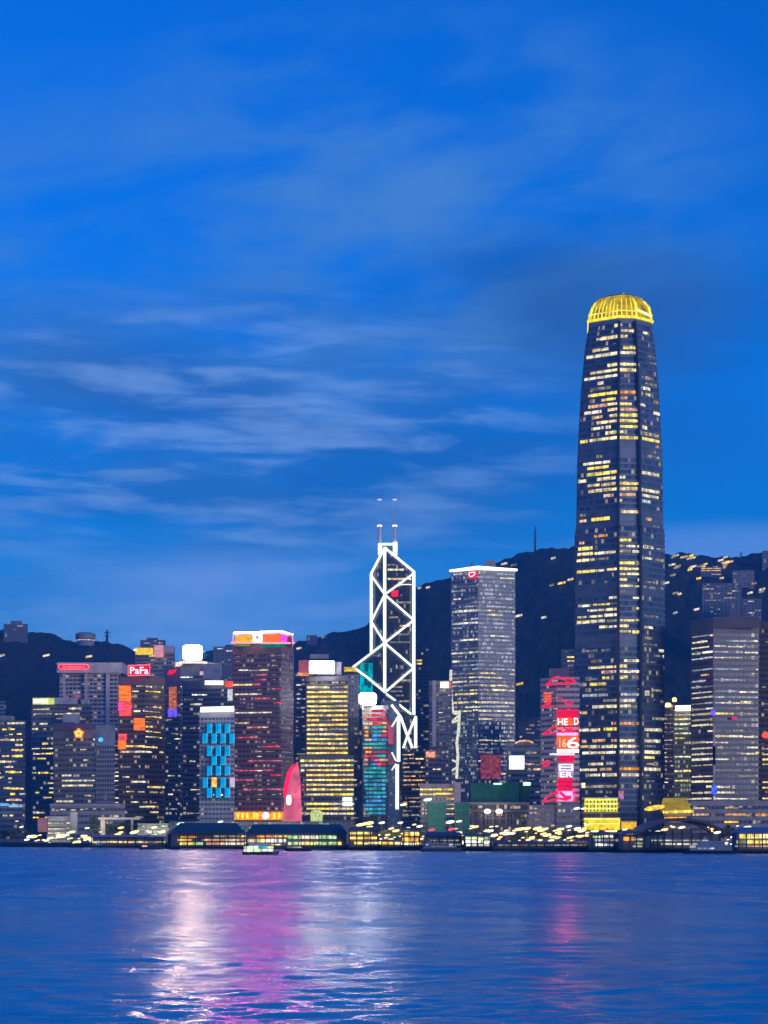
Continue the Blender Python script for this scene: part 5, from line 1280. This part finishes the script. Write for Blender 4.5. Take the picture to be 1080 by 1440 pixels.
# lamps: post, arm and a bright head
LM = {'w': glow('lamp_white', (1, .93, .74), 2.2, 0), 'y': glow('lamp_yellow', (1, .80, .30), 2.0, 0), 'g': glow('lamp_green_white', (.86, 1, .50), 1.8, 0), 'o': glow('lamp_orange', (1, .55, .22), 2.6, 0), 'r': glow('lamp_red', (1, .06, .12), 1.8, 0),
      'm': glow('lamp_mint_white', (.80, 1, .86), 2.0, 0)}
def lamp(px, py, s_, col, label, d=None, group=None, lit=0):
    d = d or quay(px, 25)
    r_ = empty('street_lamp', (X(px, d), d, 3), label, 'street lamp', group or 'lamps along the waterfront')
    z = Z(py, d); w = s_ * .36 * d / F
    MB().tube([(X(px, d), d + w * .5, 3), (X(px, d), d + w * .5, z)], [.16, .1], 6).make('post', w_dark, r_)
    h_ = min(w * .55, 1.1)
    h_ = min(w * .5, 1.2); q_ = w * 1.5
    MB().tube([(X(px, d) + q_ * t, d, z + q_ * t * .16) for t in (-1, -.75, -.3, .3, .75, 1)], [h_ * .3, h_ * .75, h_, h_, h_ * .8, h_ * .35], 8).make('lamp_head', LM[col], r_)
    MB().box(X(px, d) - q_ * .3, X(px, d) + q_ * .3, d - h_ * .3, d + h_ * .3, z + h_ * 1.02, z + h_ * 1.02 + .35).make('lamp_cap', w_dark, r_)
    if lit:
        ld = bpy.data.lights.new('lamp_facade_fill', 'SPOT'); ld.energy = lit; ld.shadow_soft_size = 1.5; ld.spot_size = R(165); ld.spot_blend = .6  # added fill: spot aimed inland to brighten the facades, away from the water
        ld.color = {'w': (1, .80, .56), 'y': (1, .72, .36), 'g': (.92, .95, .5), 'o': (1, .5, .2), 'r': (1, .1, .12), 'm': (.8, 1, .85)}[col]
        lo = link(bpy.data.objects.new('lamp_facade_fill', ld), r_); lo.location = (0, 1.5 + w, z - 3); lo.rotation_euler = (R(82), 0, 0)


L_ = [(30, 1163, 5, 'w', 'small white lamp at the far left above the promenade trees'), (47.5, 1176.5, 10, 'y', 'big yellow-white lamp left of the small white building'), (71, 1178.5, 9, 'g', 'greenish lamp in front of the small white building'),
      (88, 1176.5, 8, 'w', 'white lamp right of the greenish lamp by the small white building'), (101, 1170, 9, 'y', 'round yellow lamp in front of the small white building'), (118.5, 1176, 9, 'y', 'yellow lamp at the left end of the canopy pier'),
      (122.5, 1164.5, 6, 'w', 'white lamp above the left end of the canopy pier'), (170, 1164, 8, 'y', 'lamp beside the dark promenade trees'), (188.5, 1170.5, 11, 'g', 'biggest lamp over the canopy pier'), (217, 1163.5, 8, 'g', 'lamp over the right end of the canopy pier'),
      (254, 1158.5, 10, 'm', 'white lamp above the left end of the teal pier roof'), (310, 1155.5, 7, 'm', 'small lamp at the foot of the checker building'), (319.5, 1167.5, 12, 'm', 'big round lamp in the middle of the teal pier roof'), (355, 1164, 8, 'g', 'dim lamp right of the big round lamp on the teal pier roof'),
      (519, 1157.5, 12, 'y', 'warm lamp at the foot of the media tower'), (537, 1157, 8, 'w', 'white lamp left of the pier trees'), (563, 1157, 7, 'w', 'white lamp right of the lattice post foot'), (567.5, 1131.5, 9, 'g', 'round green-white lamp beside the foot of the white lattice post'),
      (601.5, 1124.5, 11, 'm', 'round mint lamp above the green netted building'), (573, 1165, 8, 'w', 'lamp on the yellow kiosk roof'), (590, 1162, 8, 'w', 'lamp right of the yellow kiosk'), (607, 1167, 8, 'r', 'red lamp left of the second green scaffold'), (635, 1166, 9, 'r', 'red lamp under the second green scaffold'),
      (633, 1156, 11, 'w', 'white lamp between the two green netted scaffolds'), (645.5, 1155, 8, 'g', 'green lamp at the second scaffold'), (685, 1168, 9, 'o', 'orange lamp before the colonnaded hall'), (713, 1172, 12, 'w', 'bright white lamp left of the tree row by the rose block'),
      (741, 1165, 10, 'o', 'orange lamp behind the tree row by the rose block'), (756, 1165, 12, 'y', 'yellow lamp above the tree row by the rose block'), (767, 1165.5, 8, 'y', 'smaller yellow lamp above the tree row by the rose block'), (748, 1177.5, 8, 'y', 'lamp low in the tree row by the rose block'),
      (775, 1182, 8, 'w', 'white lamp at the water before the tree row'), (784, 1178, 9, 'o', 'orange lamp at the water before the tree row'), (788, 1166, 10, 'y', 'yellow lamp left of the silver base'), (800, 1162, 8, 'w', 'white lamp before the silver base'), (812, 1165, 9, 'w', 'white lamp right of the silver base'),
      (801, 1178, 8, 'y', 'lamp in front of the dark trees below the red neon tower'), (811, 1137, 8, 'w', 'upper white lamp left of the blazing yellow mall'), (820, 1137, 6, 'w', 'upper white lamp touching the blazing yellow mall'), (854, 1167.5, 9, 'r', 'reddish lamp before the yellow mall'), (826, 1160, 8, 'y', 'lamp at the left foot of the yellow mall'),
      (917, 1157, 14, 'o', 'wide peach lamp under the golden ellipse sign'), (1003, 1168, 8, 'y', 'yellow lamp at the right end of the curved pier roof'), (945, 1186, 8, 'w', 'white lamp under the curved pier roof'), (961, 1186, 8, 'w', 'second white lamp under the curved pier roof'),
      (1020, 1186, 8, 'w', 'white lamp behind the moored ferry'), (1043, 1165.5, 9, 'w', 'white lamp right of the curved pier roof'), (1053, 1167, 8, 'r', 'pink lamp near the right edge'), (995, 1182.5, 8, 'm', 'mint lamp above the moored ferry')]
for i, (px, py, s_, c_, lb) in enumerate(L_): lamp(px, py, s_, c_, lb, 1500 if py < 1140 else quay(px, 60 if py < 1160 else 25), None, 0 if 780 < px < 830 else 36000 if s_ >= 8 and i % 2 == 0 or py < 1160 else 0)

rl_ = random.Random(11)
for lb, a, b2, y0, y1, n, cs in (('small yellow lamp among those before the flower sign tower', 36, 126, 1174, 1186, 9, 'yygw'), ('small lamp strung along the canopy pier and its huts', 128, 232, 1168, 1187, 11, 'wyyg'),
        ('small coloured lamp under the hipped teal roof', 256, 344, 1176, 1188, 10, 'yoow'), ('small lamp along the long pier with greenish windows', 348, 486, 1173, 1188, 14, 'gywo'), ('small warm lamp around the yellow kiosk', 500, 596, 1158, 1188, 12, 'yowy'),
        ('small lamp at the foot of the colonnaded hall', 640, 716, 1160, 1186, 9, 'ywog'), ('small lamp among the trees below the red neon tower', 716, 830, 1164, 1186, 14, 'ywoy'), ('small lamp between the yellow mall and the curved roof', 832, 940, 1166, 1190, 12, 'wygo'),
        ('small lamp along the quay by the moored ferry', 940, 1078, 1160, 1190, 12, 'ywmo')):
    n = int(n * (2.6 if 'teal' in lb or 'pier' in lb or 'mall' in lb or 'ferry' in lb else 1.7))
    for i in range(n):
        px = a + (b2 - a) * (i + rl_.uniform(.1, .9)) / n
        lamp(px, rl_.uniform(y0, y1), rl_.choice((3.5, 4.5, 5.5, 7, 9, 11)), rl_.choice(cs), lb, quay(px, -12 if lb.endswith(('pier and its huts', 'teal roof', 'greenish windows')) else rl_.uniform(2, 16)), lb.replace('lamp', 'lamps', 1))

# piers: posts, deck, glowing hall, roof
def pier(name, label, px0, px1, roof_py, eave_py, deck_py, roof_mat, bands, depth=22, hip=6, front=-16, cat='pier', posts=7, arch=0, rise=1):
    d = min(quay(px0), quay(px1)) + front
    r_ = empty(name, (X((px0 + px1) / 2, d), d, 0), label, cat)
    x0, x1 = X(px0, d), X(px1, d); zr, ze, zd = Z(roof_py, d), Z(eave_py, d), Z(deck_py, d)
    h = hip * d / F
    if arch:
        n = 16; prof = [(x0 + (x1 - x0) * i / n, ze + (zr - ze) * math.sin(math.pi * i / n) ** arch) for i in range(n + 1)]
        MB().slab(prof + [(x, z - 1.3) for x, z in reversed(prof)], d - 2, d + depth).make('roof', roof_mat, r_)
    else:
        MB().add([(x0, d - 2, ze), (x1, d - 2, ze), (x1, d + depth, ze), (x0, d + depth, ze), (x0 + h, d + depth * .35, zr), (x1 - h, d + depth * .35, zr), (x1 - h, d + depth * .6, zr), (x0 + h, d + depth * .6, zr)], BOXF).make('roof', roof_mat, r_)
    MB().box(x0 + .5, x1 - .5, d, d + depth - 1, zd - .8, zd).make('deck', plain('deck_dark', (.05, .045, .045), .8), r_)
    MB().box(x0 + 1, x1 - 1, d + 5, d + depth - 2, zd + .02, ze - .05 if not arch else ze - 1.4).make('hall', plain('hall_grey', (.15, .15, .16), .7), r_)
    for i in range(posts):
        x = x0 + 1 + (x1 - x0 - 2) * i / (posts - 1)
        MB().tube([(x, d + .6, -1.5), (x, d + .6, ze - .1)], .3, 6).make('post', w_dark, r_)
    rd = random.Random(int(px0))
    for a, b2, y, hh_, ms in bands:
        p = a
        while p < b2 - 1:
            L = min(b2 - p, rd.uniform(8, 30))
            MB().pbox(p, p + L, y, y + hh_, d + 3.5 + rd.random() * .8, .7).make('lit_window', WIN[rd.choice(ms)], r_)
            p += L + rd.uniform(.5, 2)
    return r_
pier('ferry_pier', 'low canopy pier with a line of bulbs at the left', 126, 231, 1174, 1177, 1189, w_pale, [(128, 232, 1183, 2.2, ('warm', 'pale', 'dim')), (135, 143, 1185.5, 2.4, ('blue',))], hip=2, posts=9)
cr = bpy.data.objects['ferry_pier']
d = quay(180) - 19
for i in range(11):
    x = 131 + i * 8.6 + (i * 37 % 11 - 5) * .5
    MB().lathe((X(x, d), d, Z(1182.5, d)), [(.3, -.5), (.8 + .5 * (i * 7 % 3 == 0), -.2), (1.0 + .4 * (i * 5 % 4 == 0), .3), (.5, .8)], 8).make('bulb', LM['wy'[i % 3 == 2]], cr)
pier('pier_head', 'square black pier head sticking out into the water left of the teal pier', 232, 253, 1170, 1172, 1192, w_dark, [], front=-34, hip=2, posts=4)
pier('ferry_pier', 'ferry pier with a hipped dark teal roof and orange and green lights', 238, 346, 1157, 1171, 1190, w_teal, [(254, 276, 1176, 2, ('orange', 'peach')), (250, 270, 1180, 2.4, ('gold', 'orange')), (252, 286, 1184.5, 3.6, ('yellow', 'green', 'gold')), (284, 345, 1180, 2.4, ('peach', 'orange', 'warm')),
     (290, 345, 1185, 2.8, ('warm', 'pale', 'peach')), (300, 345, 1175, 2, ('dim', 'warm'))], hip=14, posts=10)
pier('ferry_pier', 'long pier with a dark blue-green roof and two bands of greenish white windows', 345, 489, 1159, 1172, 1190, w_teal, [(348, 402, 1180, 4.6, ('white', 'warm', 'peach')), (360, 404, 1175, 2.4, ('peach', 'orange', 'yellow')), (405, 474, 1175, 4.4, ('green', 'pale', 'white')),
     (405, 480, 1184, 4.0, ('green', 'yellow', 'green')), (350, 400, 1187, 1.6, ('dim', 'warm'))], hip=10, posts=12)
pier('ferry_pier', 'small pier hall with stacked amber lit windows left of the pier trees', 489, 534, 1163, 1168, 1190, w_roof, [(491, 523, 1170, 3, ('warm', 'yellow', 'peach')), (491, 530, 1177, 3, ('warm', 'gold')), (498, 533, 1184, 3.2, ('peach', 'gold', 'warm'))], hip=3, posts=5)
pier('boat_shed', 'low lit shed running below the pier trees', 534, 566, 1180.5, 1182.5, 1191, w_roof, [(535, 565, 1184, 3.4, ('warm', 'gold', 'peach'))], hip=2, posts=4)
pier('kiosk', 'yellow lit kiosk right of the pier trees', 565, 593, 1164, 1168, 1190, w_roof, [(566, 590, 1170, 5, ('gold', 'yellow')), (566, 588, 1178, 5, ('gold', 'amber')), (568, 592, 1185, 3, ('warm', 'white'))], hip=3, posts=4, cat='kiosk')
pier('ferry_pier', 'bluish dark pier with a pale quay line below the green scaffolds', 595, 652, 1170, 1175, 1191, plain('roof_indigo', (.06, .07, .13), .5), [(598, 648, 1186.5, 2.2, ('grey', 'cool')), (605, 645, 1181, 1.6, ('dim', 'grey'))], hip=5, posts=6)
pier('ferry_pier', 'small pier glittering with greenish white lights before the colonnaded hall', 651, 692, 1172, 1175, 1191, w_roof, [(653, 690, 1177, 3.4, ('green', 'white', 'green')), (655, 690, 1182, 3.2, ('white', 'green', 'pale')), (656, 688, 1187, 2.6, ('white', 'green'))], hip=3, posts=5)
for i, x in enumerate((662, 669, 677, 684)): lamp(x, 1180 + (i % 2) * 5, 8, 'g', ('first', 'second', 'third', 'fourth')[i] + ' from the left of the green-white lamps on the glittering small pier', quay(x) - 18, 'lamps on the glittering pier')
pier('promenade_shelter', 'long dark shelter below the tree row by the rose block', 693, 828, 1183, 1186, 1192, w_roof, [(700, 826, 1187.5, 1.8, ('dim', 'peach', 'dim', 'grey'))], hip=2, posts=12, cat='shelter', front=-6)
pier('ferry_pier', 'pier with bluish green neon lights in front of the yellow mall', 830, 876, 1170, 1173, 1193, w_roof, [(834, 862, 1175, 3, ('teal', 'green', 'white')), (836, 872, 1180, 3, ('green', 'cool', 'teal')), (838, 862, 1186, 3.4, ('teal', 'cool', 'white'))], hip=3, posts=6)
pier('ferry_pier', 'pier with rows of peach and pale windows left of the curved pier roof', 873, 938, 1169, 1173, 1194, plain('roof_steel_blue', (.10, .13, .16), .5), [(875, 892, 1177, 5, ('peach', 'orange')), (893, 932, 1179, 2.6, ('pale', 'cool')), (893, 935, 1184.5, 2.6, ('pale', 'white', 'green')), (890, 934, 1189, 2.2, ('dim', 'green'))], hip=5, posts=7)
pier('ferry_terminal', 'ferry terminal with a big dark curved roof at the right', 903, 1016, 1150, 1167, 1193, w_roof, [(915, 1000, 1181, 1.6, ('dim', 'cool', 'grey')), (930, 990, 1186, 2, ('pale', 'dim', 'white'))], depth=46, arch=.75, posts=9, front=6, cat='terminal')
pier('ferry_pier', 'yellow lit pier hall with a pale blue roof at the right edge', 1036, 1120, 1163, 1171, 1194, plain('roof_pale_blue', (.16, .20, .34), .5), [(1038, 1118, 1173, 6, ('yellow', 'dim', 'warm')), (1036, 1118, 1182, 4, ('gold', 'dim', 'yellow')), (1034, 1080, 1189, 2, ('dim', 'peach'))], hip=12, posts=8)
b_ = Tower('waterfront_house', 'small white building with lit floors near the left end of the waterfront', 'building', [(66, 1500), (99, 1500)], 1148, w_pale, g_grey, 20, 3.6, .45, seed=80)
b_.zone(67, 98, 1150, 1172, .95, {'green': 1, 'pale': 4, 'yellow': 1}, (10, 24), (1, 3), .7, 0)
b_.panel('rose_wall', 53, 66, 1150, 1170, plain('wall_rose', (.34, .13, .17), .7), 6); b_.panel('stair_tower', 99, 108.5, 1142, 1172, w_pale, 5)
b_.done()
sh = empty('canopy_shelter', (X(143, 1440), 1440, 3), 'pale T-shaped canopy standing among the left promenade trees', 'shelter')
MB().pbox(138, 196, 1149.5, 1152.5, 1440, 8).make('canopy', w_pale, sh); MB().pbox(141.5, 147.5, 1152.5, 1176, 1442, 3).make('column', w_pale, sh); MB().pbox(184, 187, 1152.5, 1176, 1442, 3).make('column', w_grey, sh)
b_ = Tower('ticket_house', 'dim greenish house above the right end of the canopy pier', 'building', [(193, 1430), (238, 1430)], 1158, w_grey, g_grey, 16, 4, .45, seed=81)
b_.zone(195, 236, 1160, 1176, .8, {'green': 2, 'dim': 3, 'pale': 1}, (6, 18), (1, 4), .7, 0); b_.done()
b_ = Tower('waterfront_hall', 'long dark waterfront hall behind the teal pier roofs', 'building', [(238, 1480), (500, 1470)], 1155, plain('wall_dusk', (.11, .12, .15), .7), g_grey, 24, 4.6, .5, seed=82)
b_.zone(255, 498, 1157, 1172, .3, {'cool': 2, 'dim': 3, 'pale': 2}, (6, 24), (4, 20), .6); b_.done()

# ------------------------------------------------------------------ boats
def boat(name, label, px0, px1, wl_py, deck_py, top_py, hull_m, cabin_m, bands, bow=1, d=None, roof_m=None, tier=1):
    d = d or CH * F / (wl_py - HOR)
    x0, x1 = X(px0, d), X(px1, d); L = x1 - x0; zd, zt = Z(deck_py, d), Z(top_py, d); w = L * .13
    r_ = empty(name, ((x0 + x1) / 2, d, 0), label, 'boat')
    def hx(t): return x0 + L * t if bow > 0 else x1 - L * t
    st = [(0, .85, 0), (.08, 1, 0), (.5, 1, 0), (.8, .8, .15), (.93, .4, .5), (1.0, .04, .9)]
    V = []; Fc = []
    for t, wd_, up in st:
        zz = zd + up * (zd + .3) * .35
        V += [(hx(t), d - w * wd_, zz), (hx(t - (.05 if t == 1 else 0)), d - w * wd_ * .75, -.5), (hx(t - (.05 if t == 1 else 0)), d + w * wd_ * .75, -.5), (hx(t), d + w * wd_, zz)]
    for i in range(len(st) - 1):
        for k in range(4): Fc.append((i * 4 + k, (i + 1) * 4 + k, (i + 1) * 4 + (k + 1) % 4, i * 4 + (k + 1) % 4))
    Fc += [(0, 1, 2, 3), tuple(len(V) - 4 + k for k in (3, 2, 1, 0))]
    mobj('hull', V, Fc, hull_m, r_)
    a, b2 = sorted((hx(.05), hx(.84)))
    MB().box(a, b2, d - w * .8, d + w * .8, zd, zd + (zt - zd) * .62).make('cabin', cabin_m, r_)
    a2, b3 = sorted((hx(.18), hx(.66)))
    MB().box(a2, b3, d - w * .6, d + w * .6, zd + (zt - zd) * .62, zt).make('upper_deck', cabin_m, r_)
    MB().box(a2 - .4, b3 + .4, d - w * .7, d + w * .7, zt, zt + .25).make('deck_roof', roof_m or w_pale, r_)
    MB().tube([(hx(.55), d, zt), (hx(.55), d, zt + (zt - zd) * .5)], .12, 5).make('mast', w_metal, r_)
    dn = d - w * .8 - .12
    for a, b2, y0, y1, m_ in bands: MB().box(X(a, d), X(b2, d), dn, dn + .1, Z(y1, d), Z(y0, d)).make('lit_window', WIN[m_], r_)
    return r_
boat('ferry', 'small brightly lit white ferry crossing in front of the long pier', 341, 393, 1202, 1198, 1186.5, plain('hull_black', (.015, .02, .02), .4), plain('cabin_white', (.5, .52, .5), .5),
     [(343, 356, 1190, 1193.5, 'green'), (356.5, 363, 1190, 1193.5, 'white'), (363.5, 375, 1190, 1193.5, 'teal'), (375.5, 385, 1190, 1193, 'green'), (343, 352, 1194, 1197.6, 'white'), (353, 369, 1194, 1197.6, 'green'), (370, 384, 1194, 1197, 'white')], 1)
boat('ferry', 'dim bluish ferry moored in front of the curved pier roof', 958, 1032, 1200.5, 1196, 1183.5, plain('hull_navy', (.01, .015, .03), .4), plain('cabin_blue', (.17, .22, .32), .5),
     [(968, 977, 1189, 1192, 'cool'), (980, 992, 1192, 1194, 'grey'), (995, 1003, 1192, 1194, 'cool')], -1, d=990)
boat('launch', 'low black launch lying beside the canopy pier', 196, 232, 1194.5, 1192, 1187, plain('hull_black', (.015, .02, .02), .4), w_dark, [(200, 208, 1189, 1190.6, 'peach')], 1)
boat('launch', 'long dark launch moored right of the small lit ferry', 400, 438, 1197, 1193.5, 1189, plain('hull_black', (.015, .02, .02), .4), w_dark, [(404, 424, 1190.2, 1192.4, 'dim')], -1)
boat('launch', 'dark launch at the foot of the bluish dark pier', 592, 652, 1197.5, 1193, 1187, plain('hull_slate', (.05, .055, .08), .4), plain('cabin_slate', (.14, .15, .20), .5), [(606, 640, 1189.5, 1191, 'grey')], 1)

# ------------------------------------------------------------------ the air over the harbour
hz = MB().box(-4200, 4200, -500, 5600, -5, 660).make('haze', [])
tag(hz, kind='stuff')
vm = bpy.data.materials.new('harbour_air'); vm.use_nodes = True
vm.node_tree.nodes.clear()
vo = vm.node_tree.nodes.new('ShaderNodeOutputMaterial'); vp = vm.node_tree.nodes.new('ShaderNodeVolumePrincipled')
vp.inputs['Color'].default_value = (.10, .46, 1.0, 1); vp.inputs['Density'].default_value = 0.9e-4; vp.inputs['Anisotropy'].default_value = 0.0
vm.node_tree.links.new(vp.outputs[0], vo.inputs['Volume'])
hz.data.materials.append(vm)
